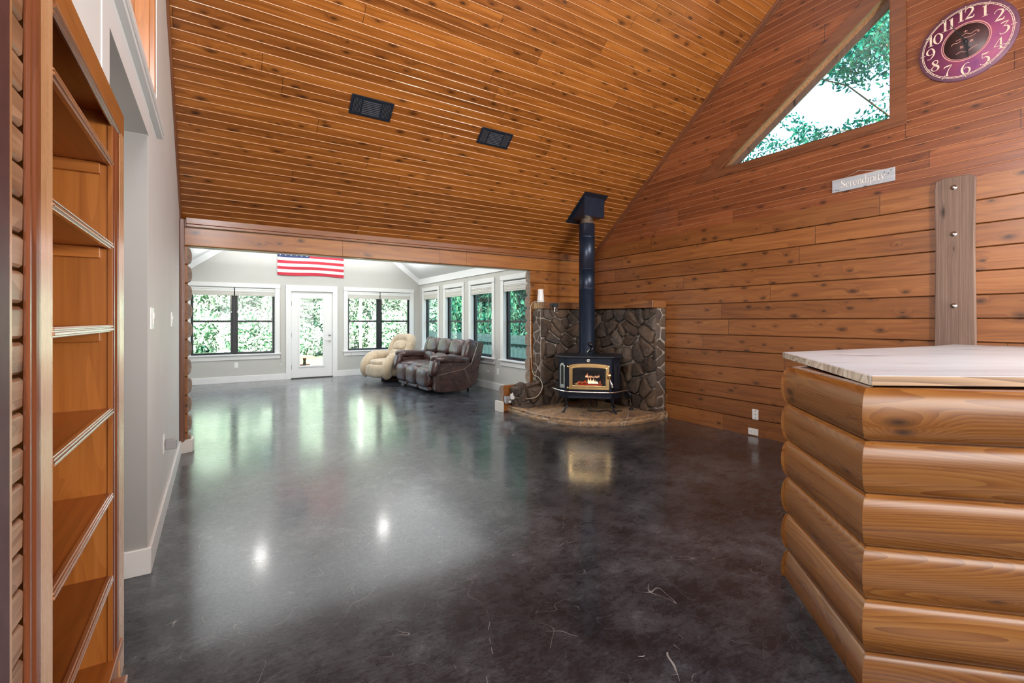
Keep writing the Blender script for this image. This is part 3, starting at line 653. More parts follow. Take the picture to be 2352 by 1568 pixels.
mb = MB(); mb.box(-DEP, -.0205, 2.292, 2.312, 0, 2.115); mb.build('outer_side_panel', M['stile'], t)
mb = MB(); mb.box(-DEP, -.0205, Y0 - .06, 2.312, 2.095, 2.115); mb.build('case_top', M['case_y'], t)
mb = MB(); mb.box(-.02, .004, Y0 - .084, 2.312, 2.032, 2.115); mb.build('top_rail', M['case_y'], t, bevel=.002)
def mould_prof(w, d): return [(0, 0), (w, 0), (w, d * .35), (w * .86, d * .5), (w * .8, d * .9), (w * .62, d), (w * .44, d * .9), (w * .36, d * .5), (w * .26, d * .42), (w * .2, d * .7), (w * .08, d * .7), (0, d * .3)]
mb = MB(); mb.prism(mould_prof(.078, .011), .0, 2.115, lambda p, q: (p[1] - .005, 1.234 + p[0], q)); mb.build('frame_moulding', M['mould'], t)
mb = MB(); mb.prism(mould_prof(.119, .012), .155, 2.004, lambda p, q: (p[1] - .005, 2.10 + p[0], q)); mb.build('frame_moulding', M['mould'], t)
mb = MB(); mb.box(-.012, .001, 2.096, 2.1005, .155, 2.002); mb.build('inner_bead', M['case_z'], t, bevel=.001)
mb = MB(); mb.prism(mould_prof(.034, .012), Y0, 2.219, lambda p, q: (p[1] - .005, q, 2.002 + p[0])); mb.build('frame_moulding', M['mould_y'], t)

# louvered section and dark post at the far left
t = thing('louvered_door', 'narrow strip of brown grooved slats beside the bookcase at far left', 'louvered door', (XC - .012, 0, 0))
mb = MB(); mb.box(-.03, .010, 1.138, 1.167, 0, 2.112); mb.build('stile', M['stile'], t, bevel=.002)
mb = MB(); mb.box(-.06, -.04, 1.137, 1.25, 0, 2.112); mb.build('backing', M['black'], t)
for i in range(31):
    z = .04 + i * .066; mb = MB()
    prof = [(-.035, z + .002), (.002, z + .002), (.007, z + .008), (.008, z + .056), (.003, z + .062), (-.035, z + .064)]
    mb.prism(prof, 1.160, 1.231, lambda p, q: (p[0], q, p[1])); mb.build('slat', M['slat'], t, bevel=.002)
o = box_obj('dark_post', (XC - .05, XC + .004, .67, 1.135, 0, 2.112), M['post'], bevel=.004)
tag(o, 'dark purple-brown post at the very left edge, beside the slats', 'post')

# ---------------------------------------------------------------- switches and outlets
def plate(name, label, cat, loc, rz, w, h, build, group=None):
    t = thing(name, label, cat, loc, rz, group)
    mb = MB(); mb.box(-w / 2, w / 2, -.006, 0, -h / 2, h / 2); mb.build('plate', M['plast'], t, bevel=.002)
    build(t); return t
def toggle(t): mb = MB(); mb.box(-.016, .016, -.010, -.006, -.033, .033); mb.box(-.013, .013, -.014, -.010, .0, .030); mb.build('rocker', M['plast'], t, bevel=.001)
def duplex(t):
    for z in (-.02, .02):
        mb = MB(); mb.box(-.016, .016, -.008, -.006, z - .014, z + .014); r = mb.build('receptacle', M['plast'], t, bevel=.001)
        mb = MB(); mb.box(-.007, -.005, -.0085, -.0075, z - .005, z + .006); mb.box(.005, .007, -.0085, -.0075, z - .005, z + .006); mb.build('slots', M['black'], r)
def dots(t):
    for z in (-.04, .0, .04): mb = MB(); mb.lathe([(0, .0075), (.005, .0075), (.006, .006)], (0, 0, z), 12, M=Matrix.Rotation(PI / 2, 4, 'X')); mb.build('screw', M['black'], t)
plate('light_switch', 'white rocker switch plate nearest the hall opening on the left wall', 'light switch', (XC, 3.27, 1.342), PI / 2, .15, .12, toggle)
plate('light_switch', 'small white switch plate farther along the left wall, near the log opening', 'light switch', (XC, 4.64, 1.34), PI / 2, .09, .115, toggle)
t = plate('wall_outlet', 'low outlet with grey plug-in box on the left wall', 'outlet', (XC, 3.97, .485), PI / 2, .075, .125, duplex)
mb = MB(); mb.box(-.03 + .03, .065, -.075, -.009, -.045, .02); mb.build('plug_in_box', M['greybox'], t, bevel=.006)
plate('wall_outlet', 'white vertical wall plate with three dark screws, left of the bar', 'outlet', (XA, 2.985, .252), -PI / 2, .072, .118, dots)
def duplexh(t):
    for x in (-.02, .02):
        mb = MB(); mb.box(x - .014, x + .014, -.008, -.006, -.016, .016); r = mb.build('receptacle', M['plast'], t, bevel=.001)
        mb = MB(); mb.box(x - .005, x + .006, -.0085, -.0075, -.007, -.005); mb.box(x - .005, x + .006, -.0085, -.0075, .005, .007); mb.build('slots', M['black'], r)
plate('wall_outlet', 'white sideways outlet just above the floor on the wood plank wall', 'outlet', (XA, 3.01, .050), -PI / 2, .118, .075, duplexh)
plate('wall_outlet', 'white outlet under the window left of the glazed door', 'outlet', (.38, YF, .372), 0, .072, .115, duplex)
plate('wall_outlet', 'white outlet on the sunroom side wall, below and between two windows', 'outlet', (XR, 7.58, .36), -PI / 2, .072, .115, duplex)

# ---------------------------------------------------------------- stroke lettering
def stroke(mb, pts, frame, d=.002, n=5, mi=0):
    P = catmull([(x, y, w) for x, y, w in pts], n) if len(pts) > 2 else [Vector(p) for p in pts]
    vs = []
    for i, p in enumerate(P):
        a, b = P[max(i - 1, 0)], P[min(i + 1, len(P) - 1)]; tx, ty = b.x - a.x, b.y - a.y; L = math.hypot(tx, ty) or 1
        w = max(p.z, .004) / 2; vs += [frame(p.x - ty / L * w, p.y + tx / L * w, d), frame(p.x + ty / L * w, p.y - tx / L * w, d)]
    mb.add(vs, [(2 * i, 2 * i + 1, 2 * i + 3, 2 * i + 2) for i in range(len(P) - 1)], mi)
T, H_ = .045, .17   # thin, heavy
DG = {
 '1': (.45, [[(.10, .86, T), (.25, .98, .1)], [(.27, 1, H_), (.27, 0, H_)], [(.08, .0, T), (.46, .0, T)]]),
 '2': (.72, [[(.10, .70, .06), (.10, .86, T), (.32, 1.0, T), (.58, .88, .13), (.58, .62, H_), (.38, .34, .1), (.08, .03, T)], [(.06, .05, .06), (.35, .06, H_ * .9), (.62, .03, .1), (.70, .22, T)]]),
 '3': (.66, [[(.10, .92, .07), (.35, .97, .1), (.60, .97, T)], [(.60, .97, T), (.28, .60, T)], [(.28, .60, T), (.52, .56, .1), (.60, .30, H_), (.42, .02, .09), (.12, -.02, T), (.05, .10, .08)]]),
 '4': (.72, [[(.48, 1, T), (.04, .28, T)], [(.04, .28, T), (.70, .28, T)], [(.48, 1, .1), (.48, .0, H_)], [(.32, 0, T), (.64, 0, T)]]),
 '5': (.64, [[(.16, .95, T), (.16, .55, T)], [(.16, .95, .1), (.40, .92, .13), (.60, 1.0, T)], [(.16, .55, T), (.38, .62, .06), (.58, .45, .14), (.56, .18, H_), (.34, -.02, .08), (.10, .0, T), (.04, .10, .07)]]),
 '6': (.70, [[(.60, .95, T), (.38, .98, T), (.14, .70, .13), (.09, .36, H_), (.22, .04, .1), (.40, -.02, T), (.60, .16, .12), (.60, .42, .14), (.42, .60, T), (.22, .52, T)]]),
 '7': (.64, [[(.04, .80, .05), (.12, .93, .09), (.34, .95, .12), (.62, .98, T)], [(.62, .98, T), (.36, .55, .06), (.27, .22, .12), (.27, .02, H_)]]),
 '8': (.66, [[(.52, .90, .06), (.32, 1.0, T), (.14, .84, .12), (.28, .60, H_), (.52, .38, H_), (.56, .14, .13), (.34, -.02, T), (.10, .10, .08), (.10, .34, .06), (.34, .54, T), (.52, .72, .07), (.52, .90, .06)]]),
 '9': (.70, [[(.10, .05, T), (.32, .02, T), (.56, .30, .13), (.61, .64, H_), (.48, .96, .1), (.30, 1.02, T), (.10, .84, .12), (.10, .58, .14), (.28, .40, T), (.48, .48, T)]]),
 '0': (.72, [[(.34, 1.0, T), (.10, .78, .12), (.08, .30, H_), (.34, 0, T), (.58, .25, .13), (.60, .72, H_), (.34, 1.0, T)]]),
}
def digits(mb, txt, cx, cy, h, frame, mi=0):
    tw = sum(DG[c][0] for c in txt) * h + .02 * h * (len(txt) - 1); x = cx - tw / 2
    for c in txt:
        wd, st = DG[c]
        for sg in st: stroke(mb, [(x + p[0] * h, cy - h / 2 + p[1] * h, p[2] * h) for p in sg], frame, mi=mi)
        x += wd * h + .02 * h

# ---------------------------------------------------------------- clock
CY, CZ, CR = 1.205, 3.625, .305
M['purple'] = None
def clockface():
    s = NT('worn_magenta_clock_face'); o = s.obj(); n = s.noise(o, 5, 5, .6)
    col = s.ramp(n, [(.3, (.12, .035, .11)), (.5, (.21, .05, .12)), (.7, (.27, .06, .10))]); return s.bsdf(col, .6, 0, spec=.25)
M['purple'] = clockface()
M['clockrim'] = plain('dull_purple_rim', (.13, .055, .09), .5, nscale=20, namp=.2); M['clockin'] = plain('dark_brown_clock_centre', (.055, .028, .03), .5, nscale=12, namp=.25)
M['numer'] = plain('worn_cream_numerals', (.66, .53, .42), .6, nscale=30, namp=.15); M['pinkring'] = plain('pink_gold_ring', (.55, .27, .23), .5)
t = thing('wall_clock', 'large round magenta wall clock with cream numerals on the plank wall', 'clock', (XA - .002, CY, CZ), -PI / 2)
RX = Matrix.Rotation(PI / 2, 4, 'X')
mb = MB(); mb.lathe([(CR, 0), (CR, .022), (CR - .004, .026), (0, .026)], seg=72, M=RX); mb.build('clock_case', M['clockrim'], t)
mb = MB(); mb.lathe([(.283, .0265), (.283, .0275), (0, .0275)], seg=72, M=RX); mb.build('dial', M['purple'], t)
fr = lambda x, y, d: (x, -.0285, y)
for k in range(12):
    mb = MB(); a = PI / 2 - 2 * PI * (k + 1) / 12; digits(mb, str(k + 1), .222 * math.cos(a), .222 * math.sin(a), .088, fr); mb.build('numeral', M['numer'], t, recalc=False)
mb = MB()
for r in (.262 + .008, .275 + .004):
    c = [(r * math.cos(2 * PI * k / 72), r * math.sin(2 * PI * k / 72), .0016) for k in range(73)]; stroke(mb, c, fr, n=1)
for k in range(60):
    a = 2 * PI * k / 60; r0, r1 = (.258, .290) if k % 5 == 0 else (.270, .279); w = .004 if k % 5 == 0 else .0016
    stroke(mb, [(r0 * math.cos(a), r0 * math.sin(a), w), (r1 * math.cos(a), r1 * math.sin(a), w)], fr)
mb.build('minute_track', M['numer'], t, recalc=False)
mb = MB(); mb.lathe([(.138, .0278), (.138, .0286), (0, .0286)], seg=64, M=RX); mb.build('centre_disc', M['clockin'], t)
fr2 = lambda x, y, d: (x, -.0292, y)
mb = MB()
for r, w in ((.150, .007), (.139, .004)): stroke(mb, [(r * math.cos(2 * PI * k / 72), r * math.sin(2 * PI * k / 72), w) for k in range(73)], fr2, n=1)
mb.build('inner_ring', M['pinkring'], t, recalc=False)
mb = MB()
for sg in ([(-.03, .05, .003), (0, .065, .002), (.03, .05, .003), (.06, .06, .003), (.08, .05, .002), (.07, .04, .002)], [(-.06, .03, .002), (-.02, .035, .004), (.03, .028, .004), (.06, .035, .002)], [(-.09, .0, .002), (-.075, .015, .003), (-.05, .01, .003), (-.03, .02, .002)], [(0, .075, .003), (0, .092, .002)], [(-.012, .083, .003), (.012, .083, .003)],
           [(-.035, -.03, .006), (-.015, -.03, .006)], [(-.035, -.04, .006), (-.015, -.04, .006)], [(.025, -.005, .006), (.045, -.005, .006)], [(.025, -.015, .006), (.045, -.015, .006)], [(-.06, -.08, .002), (-.03, -.072, .004), (0, -.085, .003), (.04, -.07, .003), (.07, -.06, .002)]): stroke(mb, sg, fr2)
mb.build('gold_scrollwork', M['pinkring'], t, recalc=False)
def hand(nm, ang, L, back, w, y):
    mb = MB(); c, s_ = math.sin(ang), math.cos(ang); q = lambda a, b: (a * c + b * s_, -y, a * s_ - b * c)
    P = [(-back, -w * .4), (0, -w), (L * .35, -w * .55), (L, -.0012), (L, .0012), (L * .35, w * .55), (0, w), (-back, w * .4)]
    mb.add([q(*p) for p in P] + [(q(*p)[0], -y - .002, q(*p)[2]) for p in P], [tuple(range(8)), tuple(range(15, 7, -1))] + [(i, (i + 1) % 8, 8 + (i + 1) % 8, 8 + i) for i in range(8)]); mb.build(nm, M['black'], t)
hand('minute_hand', R(-27), .215, .03, .0075, .033); hand('hour_hand', R(173), .145, .02, .016, .037)
mb = MB(); mb.lathe([(.010, .026), (.010, .042), (0, .044)], seg=20, M=RX); mb.build('hub', M['black'], t)
mb = MB(); mb.lathe([(.009, .030), (.009, .034), (.004, .034), (.004, .030)], seg=20, M=Matrix.Translation((.018, 0, -.062)) @ RX); mb.build('hand_eyelet', M['black'], t)

# ---------------------------------------------------------------- "Serendipity" sign
LT = {
 'S': (.62, [[(.52, .82, .07), (.34, .96, .05), (.12, .80, .12), (.30, .52, .14), (.52, .28, .13), (.34, .0, .05), (.08, .14, .07)], [(.52, .96, .03), (.52, .74, .05)], [(.08, .24, .05), (.08, .0, .03)]]),
 'e': (.50, [[(.08, .32, .05), (.44, .32, .05)], [(.44, .32, .06), (.40, .54, .05), (.24, .62, .04), (.07, .40, .12), (.12, .12, .11), (.28, -.01, .05), (.44, .10, .04)]]),
 'r': (.42, [[(.14, .60, .1), (.14, 0, .1)], [(.02, .60, .04), (.14, .60, .04)], [(.02, 0, .04), (.28, 0, .04)], [(.16, .42, .04), (.28, .60, .06), (.40, .56, .1)]]),
 'n': (.60, [[(.14, .60, .1), (.14, 0, .1)], [(.02, .60, .04), (.14, .60, .04)], [(.04, 0, .04), (.25, 0, .04)], [(.16, .46, .04), (.32, .62, .06), (.46, .48, .1), (.46, 0, .1)], [(.36, 0, .04), (.58, 0, .04)]]),
 'd': (.58, [[(.44, 1.0, .1), (.44, 0, .1)], [(.30, 1.0, .04), (.44, 1.0, .04)], [(.44, 0, .04), (.56, 0, .04)], [(.42, .52, .04), (.26, .62, .05), (.07, .42, .12), (.08, .14, .12), (.26, -.01, .05), (.42, .10, .04)]]),
 'i': (.30, [[(.14, .60, .1), (.14, 0, .1)], [(.02, .60, .04), (.14, .60, .04)], [(.03, 0, .04), (.26, 0, .04)], [(.14, .76, .1), (.14, .86, .1)]]),
 'p': (.58, [[(.14, .60, .1), (.14, -.32, .1)], [(.02, .60, .04), (.14, .60, .04)], [(.03, -.32, .04), (.27, -.32, .04)], [(.16, .48, .04), (.32, .62, .05), (.50, .46, .12), (.50, .16, .12), (.32, -.01, .05), (.16, .08, .04)]]),
 't': (.38, [[(.16, .80, .06), (.16, .14, .1), (.24, .0, .06), (.36, .06, .04)], [(.04, .60, .05), (.33, .60, .05)]]),
 'y': (.56, [[(.08, .60, .1), (.28, .06, .1)], [(.48, .60, .05), (.22, -.16, .05), (.10, -.30, .06), (.04, -.24, .09)], [(0, .60, .04), (.2, .60, .04)], [(.38, .60, .04), (.56, .60, .04)]]),
}
SY0, SY1, SZ0, SZ1 = 2.190, 1.682, 2.606, 2.730
M['signw'] = wood('weathered_blue_grey_board', 0, 2, 1, [(.20, .22, .25), (.33, .35, .38), (.44, .46, .48)], rough=.7, coat=0, knots=.3, knot_scale=(6, 12), grain=30, bstr=.3, var=.05)
t = thing('wooden_sign', 'weathered blue-grey board sign reading Serendipity, hung on a string', 'sign', (XA - .004, (SY0 + SY1) / 2, (SZ0 + SZ1) / 2), -PI / 2)
SW, SH_ = SY0 - SY1, SZ1 - SZ0
mb = MB(); mb.box(-SW / 2, SW / 2, -.018, 0, -SH_ / 2, SH_ / 2); mb.build('board', M['signw'], t, bevel=.003)
txt = 'Serendipity'; h = .070; tw = sum(LT[c][0] for c in txt) * h * .98
mb = MB(); sh = MB(); x = -tw / 2 + .005
for c in txt:
    for sg in LT[c][1]:
        stroke(mb, [(x + p[0] * h, -.028 + p[1] * h, p[2] * h * 1.05) for p in sg], lambda a, b, d: (a, -.0205, b))
        stroke(sh, [(x + p[0] * h + .0022, -.0300 + p[1] * h, p[2] * h * 1.05) for p in sg], lambda a, b, d: (a, -.0195, b))
    x += LT[c][0] * h * .98
mb.build('lettering', M['cream'], t, recalc=False); sh.build('lettering_offset', plain('grey_lettering_offset', (.16, .17, .2), .8), t, recalc=False)  # grey copy of the letters, set slightly right and down behind them
mb = MB(); mb.tube([(-SW * .34, -.01, SH_ / 2 - .004), (-.03, -.006, SH_ / 2 + .042), (SW * .34, -.01, SH_ / 2 - .004)], .0016, 6); mb.build('string', M['cord'], t)
mb = MB(); mb.tube([(-.03, .003, SH_ / 2 + .042), (-.03, -.014, SH_ / 2 + .044)], .0028, 8); mb.build('nail', M['nickel'], t)
for sx, sz in ((.44, .3), (.40, .1), (.34, .25), (-.44, -.33), (-.40, -.40)):
    mb = MB(); stroke(mb, [(sx * SW, sz * SH_, .006), (sx * SW + .010, sz * SH_ + .003, .007)], lambda a, b, d: (a, -.0192, b)); mb.build('worm_hole', M['black'], t, recalc=False)

# ---------------------------------------------------------------- bolted timber on the right wall
t = thing('wall_timber', 'rough sawn grey-brown timber bolted upright on the plank wall', 'timber post', (XA, 1.272, 0))
mb = MB(); prof = [(-.126, 0), (.126, 0), (.128, 1.2), (.120, 2.0), (.127, 2.50), (.100, 2.525), (-.06, 2.532), (-.118, 2.515), (-.128, 2.44), (-.121, 2.0), (-.128, 1.0)]
mb.prism(prof, -.042, .0, lambda p, q: (q, -p[0], p[1])); mb.build('timber', M['beam'], t, bevel=.006)
for z in (2.44, 2.052, 1.454):
    mb = MB(); Q = Matrix.Rotation(-PI / 2, 4, 'Y'); mb.lathe([(.021, 0), (.021, .003), (.010, .004), (.010, .011), (.008, .014), (0, .015)], (-.042, .004, z), 18, M=Q); mb.build('bolt', M['nickel'], t)

# ---------------------------------------------------------------- flag
t = MB(); nx, rows = 60, 13; FX0, FX1, FB, SR = 1.173, 2.603, 2.362, .0672
def fy(x, z): return YF - .012 - .010 * (1 + math.sin(x * 5.2 + z * 1.5)) * .5
def fz(x, r): return FB + r * SR - (.010 * math.sin((x - FX0) / (FX1 - FX0) * 2 * PI * 1.1 + .6) * (1 - r / 13))
for r in range(rows):
    for i in range(nx):
        xa, xb = FX0 + (FX1 - FX0) * i / nx, FX0 + (FX1 - FX0) * (i + 1) / nx
        mi = 2 if (r >= 6 and i < 28) else (0 if r % 2 == 0 else 1)
        t.add([(xa, fy(xa, r), fz(xa, r)), (xb, fy(xb, r), fz(xb, r)), (xb, fy(xb, r + 1), fz(xb, r + 1)), (xa, fy(xa, r + 1), fz(xa, r + 1))], [(0, 1, 2, 3)], mi, True)
cw, ch = 28 / 60 * (FX1 - FX0), 7 * SR
for r in range(9):
    for k in range(6 - r % 2):
        cx = FX0 + cw * (2 * k + 1 + r % 2) / 12; cz = FB + 6 * SR + ch * (r + 1) / 10
        P = [(cx + (.019 if q % 2 == 0 else .0076) * math.sin(PI * q / 5), cz + (.019 if q % 2 == 0 else .0076) * math.cos(PI * q / 5)) for q in range(10)]
        t.add([(p[0], YF - .026, p[1]) for p in P] + [(cx, YF - .026, cz)], [(i, (i + 1) % 10, 10) for i in range(10)], 1)
o = t.build('flag', [M['red'], M['flagwhite'], M['navy']], recalc=False); tag(o, 'red and white striped flag with blue corner pinned above the glazed door', 'flag')
# ---------------------------------------------------------------- stone fireplace surround
def clip(poly, px, py, nx_, ny_):
    out = []
    for i in range(len(poly)):
        a, b = poly[i], poly[(i + 1) % len(poly)]
        da = (a[0] - px) * nx_ + (a[1] - py) * ny_; db = (b[0] - px) * nx_ + (b[1] - py) * ny_
        if da <= 0: out.append(a)
        if (da < 0 < db) or (db < 0 < da): t_ = da / (da - db); out.append((a[0] + (b[0] - a[0]) * t_, a[1] + (b[1] - a[1]) * t_))
    return out
def stones(mb, outline, cell, frame, seed, gap=.0085, bulge=.065, mi=0):
    rg = random.Random(seed); xs = [p[0] for p in outline]; ys = [p[1] for p in outline]
    x0, x1, y0, y1 = min(xs), max(xs), min(ys), max(ys)
    nx_, ny_ = max(1, round((x1 - x0) / cell)), max(1, round((y1 - y0) / (cell * .85)))
    pts = []
    for j in range(-1, ny_ + 1):
        for i in range(-1, nx_ + 1):
            pts.append((x0 + (i + .5 + (.25 if j % 2 else -.25) + rg.uniform(-.52, .52)) * (x1 - x0) / nx_, y0 + (j + .5 + rg.uniform(-.50, .50)) * (y1 - y0) / ny_))
    for k, p in enumerate(pts):
        poly = list(outline)
        for q in pts:
            if q is p: continue
            dx, dy = q[0] - p[0], q[1] - p[1]; L = math.hypot(dx, dy)
            if L > cell * 3.2: continue
            g = gap * rg.uniform(.6, 1.6)
            poly = clip(poly, (p[0] + q[0]) / 2 - dx / L * g, (p[1] + q[1]) / 2 - dy / L * g, dx / L, dy / L)
            if len(poly) < 3: break
        if len(poly) < 3: continue
        ar = abs(sum(poly[i][0] * poly[(i + 1) % len(poly)][1] - poly[(i + 1) % len(poly)][0] * poly[i][1] for i in range(len(poly)))) / 2
        if ar < .0012: continue
        # rounding of corners (two Chaikin passes), subdivide
        for c_ in range(1):
            nw = []
            for i in range(len(poly)):
                a, b = poly[i], poly[(i + 1) % len(poly)]; f_ = .17
                nw += [(a[0] * (1 - f_) + b[0] * f_, a[1] * (1 - f_) + b[1] * f_), (a[0] * f_ + b[0] * (1 - f_), a[1] * f_ + b[1] * (1 - f_))]
            poly = nw
        poly = [q for i in range(len(poly)) for q in (poly[i], ((poly[i][0] + poly[(i + 1) % len(poly)][0]) / 2 + rg.uniform(-.005, .005), (poly[i][1] + poly[(i + 1) % len(poly)][1]) / 2 + rg.uniform(-.005, .005)))]
        n = len(poly); cx = sum(a[0] for a in poly) / n; cy = sum(a[1] for a in poly) / n
        B = bulge * rg.uniform(.6, 1.25) * min(1.2, math.sqrt(ar) / cell + .3); tx, ty = rg.uniform(-.16, .16), rg.uniform(-.16, .16)
        vs = []; R_ = [(1.0, -.02), (1.0, .40), (.93, .78), (.74, .94), (.42, 1.0)]
        for s_, d_ in R_:
            for a in poly:
                dx, dy = (a[0] - cx) * s_, (a[1] - cy) * s_
                jit = rg.uniform(-.13, .13) if s_ < .95 else 0
                vs.append(frame(cx + dx, cy + dy, B * (d_ + jit) + (tx * dx + ty * dy) * (1 if d_ > .3 else 0)))
        vs.append(frame(cx, cy, B * 1.05))
        m_ = len(R_)
        fs = [(r * n + i, r * n + (i + 1) % n, (r + 1) * n + (i + 1) % n, (r + 1) * n + i) for r in range(m_ - 1) for i in range(n)]
        fs += [((m_ - 1) * n + i, (m_ - 1) * n + (i + 1) % n, m_ * n) for i in range(n)]
        mb.add(vs, fs, mi, True)
t = thing('stone_surround', 'L-shaped wall of rough brown field stones behind the wood stove', 'stone surround', (0, 0, 0))
SB, STP = .085, 1.502
mb = MB()
mb.box(4.04, 5.22, 5.545, YB - .002, SB, STP); mb.box(5.045, XA - .002, 4.25, 5.545, SB - .08, STP); mb.box(3.70, 4.05, 5.53, YB - .002, .02, .36); mb.box(4.0, 4.3, 5.50, 5.56, .02, .30)
mb.build('mortar', M['mortar'], t, bevel=.02)
mb = MB()
L = [(4.035, SB), (5.06, SB), (5.06, STP), (4.05, STP), (4.06, .8)]
stones(mb, L, .22, lambda x, y, d: (x, 5.545 - d, y), 11)
stones(mb, [(4.245, SB), (5.56, SB), (5.56, STP), (4.245, STP)], .23, lambda x, y, d: (5.045 - d, x, y), 5)
stones(mb, [(5.03, .0), (5.22, .0), (5.22, STP), (5.03, STP)], .20, lambda x, y, d: (x, 4.25 - d * .5, y), 8, bulge=.03)
stones(mb, [(3.665, .03), (4.30, .03), (4.18, .50), (4.05, .46), (3.90, .405), (3.70, .38)], .20, lambda x, y, d: (x, 5.52 - d * 1.6 + max(0, y - .25) * .12, y), 17, bulge=.06)
stones(mb, [(5.53, .03), (5.74, .03), (5.74, .37), (5.53, .37)], .19, lambda x, y, d: (3.70 - d * .8, x, y), 4)
stones(mb, [(3.69, 5.50), (4.06, 5.50), (4.06, 5.74), (3.69, 5.74)], .2, lambda x, y, d: (x, y, .36 + d * .8), 21)
stones(mb, [(5.55, .38), (5.73, .38), (5.73, STP), (5.55, STP)], .19, lambda x, y, d: (4.045 - d * .5, x, y), 14, bulge=.03)
mb.build('field_stones', M['stone'], t)

pts = catmull([(3.60, 5.74, 0), (3.60, 5.40, 0), (3.605, 5.04, 0), (3.72, 4.69, 0), (3.93, 4.43, 0), (4.20, 4.25, 0), (4.52, 4.165, 0), (4.86, 4.16, 0), (5.21, 4.20, 0)], 6)
rg = random.Random(5); cxm, cym = 4.7, 5.2
mb = MB(); rings = []
for zz, ins, jt in ((0, .0, .0), (.03, -.006, .008), (.055, .004, .010), (.082, -.002, .008), (.090, .012, .006)):
    rings.append([(p.x + (cxm - p.x) * (ins + rg.uniform(-jt, jt)), p.y + (cym - p.y) * (ins + rg.uniform(-jt, jt)), zz + (rg.uniform(-.003, .003) if 0 < zz < .09 else 0)) for p in pts] + [(5.21, 5.74, zz)])
n = len(rings[0]); mb.add([q for r_ in rings for q in r_], [(a * n + i, a * n + (i + 1) % n, (a + 1) * n + (i + 1) % n, (a + 1) * n + i) for a in range(len(rings) - 1) for i in range(n)])
mb.add(rings[-1], list(tessellate_polygon([[Vector((q[0], q[1], 0)) for q in rings[-1]]])))
tag(mb.build('hearth_slab', M['hearth']), 'curved tan flagstone hearth slab on the floor under the stove', 'hearth')

t = thing('mantel_shelf', 'thick rustic wood mantel running around the corner above the stones', 'mantel', (0, 0, 0))
MZ0, MZ1 = 1.504, 1.604
mb = MB(); mb.box(4.045, 4.944, 5.475, YB - .002, MZ0, MZ1); mb.build('beam', M['mantel'], t, bevel=.004)
M['mantel_y'] = wood('mantel_timber_side', 1, 2, 0, [(.11, .04, .014), (.25, .095, .028), (.38, .155, .045)], rough=.45, coat=.2, knots=.2, grain=25, ringy=.4)
mb = MB(); mb.box(4.946, XA - .002, 4.235, YB - .002, MZ0, MZ1); mb.build('beam', M['mantel_y'], t, bevel=.004)
M['mantel_end'] = wood('mantel_end_grain', 2, 1, 0, [(.16, .08, .03), (.42, .24, .10), (.62, .42, .22)], rough=.6, coat=.05, knots=0, grain=30, ringy=.6)
mb = MB(); mb.box(4.038, 4.046, 5.478, YB - .004, MZ0 + .003, MZ1 - .003); mb.build('end_grain', M['mantel_end'], t, bevel=.002)

t = thing('air_freshener', 'small white tapered plastic dispenser standing on the left end of the mantel', 'dispenser', (4.09, 5.60, MZ1))
mb = MB(); mb.lathe([(0, 0), (.052, 0), (.053, .012), (.050, .022), (.046, .10), (.041, .14), (.041, .188), (.036, .194), (0, .194)], seg=28); mb.build('body', M['plast'], t)
mb = MB(); mb.lathe([(.0535, .018), (.0545, .020), (.0535, .023)], seg=28); mb.build('seam_ring', M['greybox'], t)
t = thing('key_rack', 'small black hook rack with white tags hanging from the front of the mantel', 'key rack', (4.235, 5.474, 1.56))
mb = MB(); mb.box(-.075, .085, -.010, 0, -.028, .022)
for i in range(8): mb.box(-.07 + i * .02, -.064 + i * .02, -.018, -.008, -.035, .03)
mb.build('rack', M['black'], t, bevel=.002)
for i, (x, z) in enumerate(((-.03, -.02), (.0, -.03), (.04, -.02))):
    mb = MB(); mb.tube([(x, -.012, z + .02), (x, -.03, z), (x + .004, -.026, z - .015)], .003, 6); mb.build('hook', M['black'], t)
mb = MB(); mb.box(-.012, .0, -.034, -.030, -.10, -.035); mb.box(-.022, .012, -.034, -.030, -.050, -.035); mb.build('tag', M['plast'], t, bevel=.003)
mb = MB(); mb.tube([(.035 + .012 * math.sin(a), -.032, -.115 + .014 * math.cos(a)) for a in [2 * PI * k / 14 for k in range(15)]], .003, 6, cap=False); mb.tube([(.035, -.032, -.10), (.028, -.03, -.05)], .002, 6); mb.build('key_ring', M['nickel'], t)

t = thing('outlet_box', 'galvanised outlet box on the cut log end beside the hearth', 'outlet', (3.597, YB, .182))
mb = MB(); mb.box(-.058, .058, -.055, -.001, -.054, .052); mb.build('box', M['steelbox'], t, bevel=.003)
mb = MB(); mb.lathe([(.018, 0), (.018, .004), (0, .004)], (.01, -.055, -.032), 18, M=RX); mb.build('receptacle', M['plast'], t)
t = thing('plug_adapter', 'white plug adapter in the metal outlet box, feeding the tan cord', 'plug', (3.630, YB - .056, .228))
mb = MB(); mb.box(-.026, .026, -.05, -.001, -.04, .04); mb.build('body', M['plast'], t, bevel=.006)
mb = MB(); mb.tube([(0, -.03, .04), (0, -.03, .058)], [.012, .006], 8); mb.build('cap', M['plast'], t)
mb = MB(); mb.tube(catmull([(3.656, 5.67, .225), (3.70, 5.55, .21), (3.80, 5.36, .24), (3.90, 5.34, .32), (3.955, 5.38, .42), (3.99, 5.52, .50), (3.985, 5.66, .56), (3.99, 5.715, .9), (3.99, 5.72, 1.3), (3.995, 5.72, 1.55), (4.03, 5.68, 1.612), (4.07, 5.64, 1.61)], 6), .0045, 6)
tag(mb.build('power_cord', M['cord']), 'tan cord running from the plug up the stones to the mantel', 'cord')

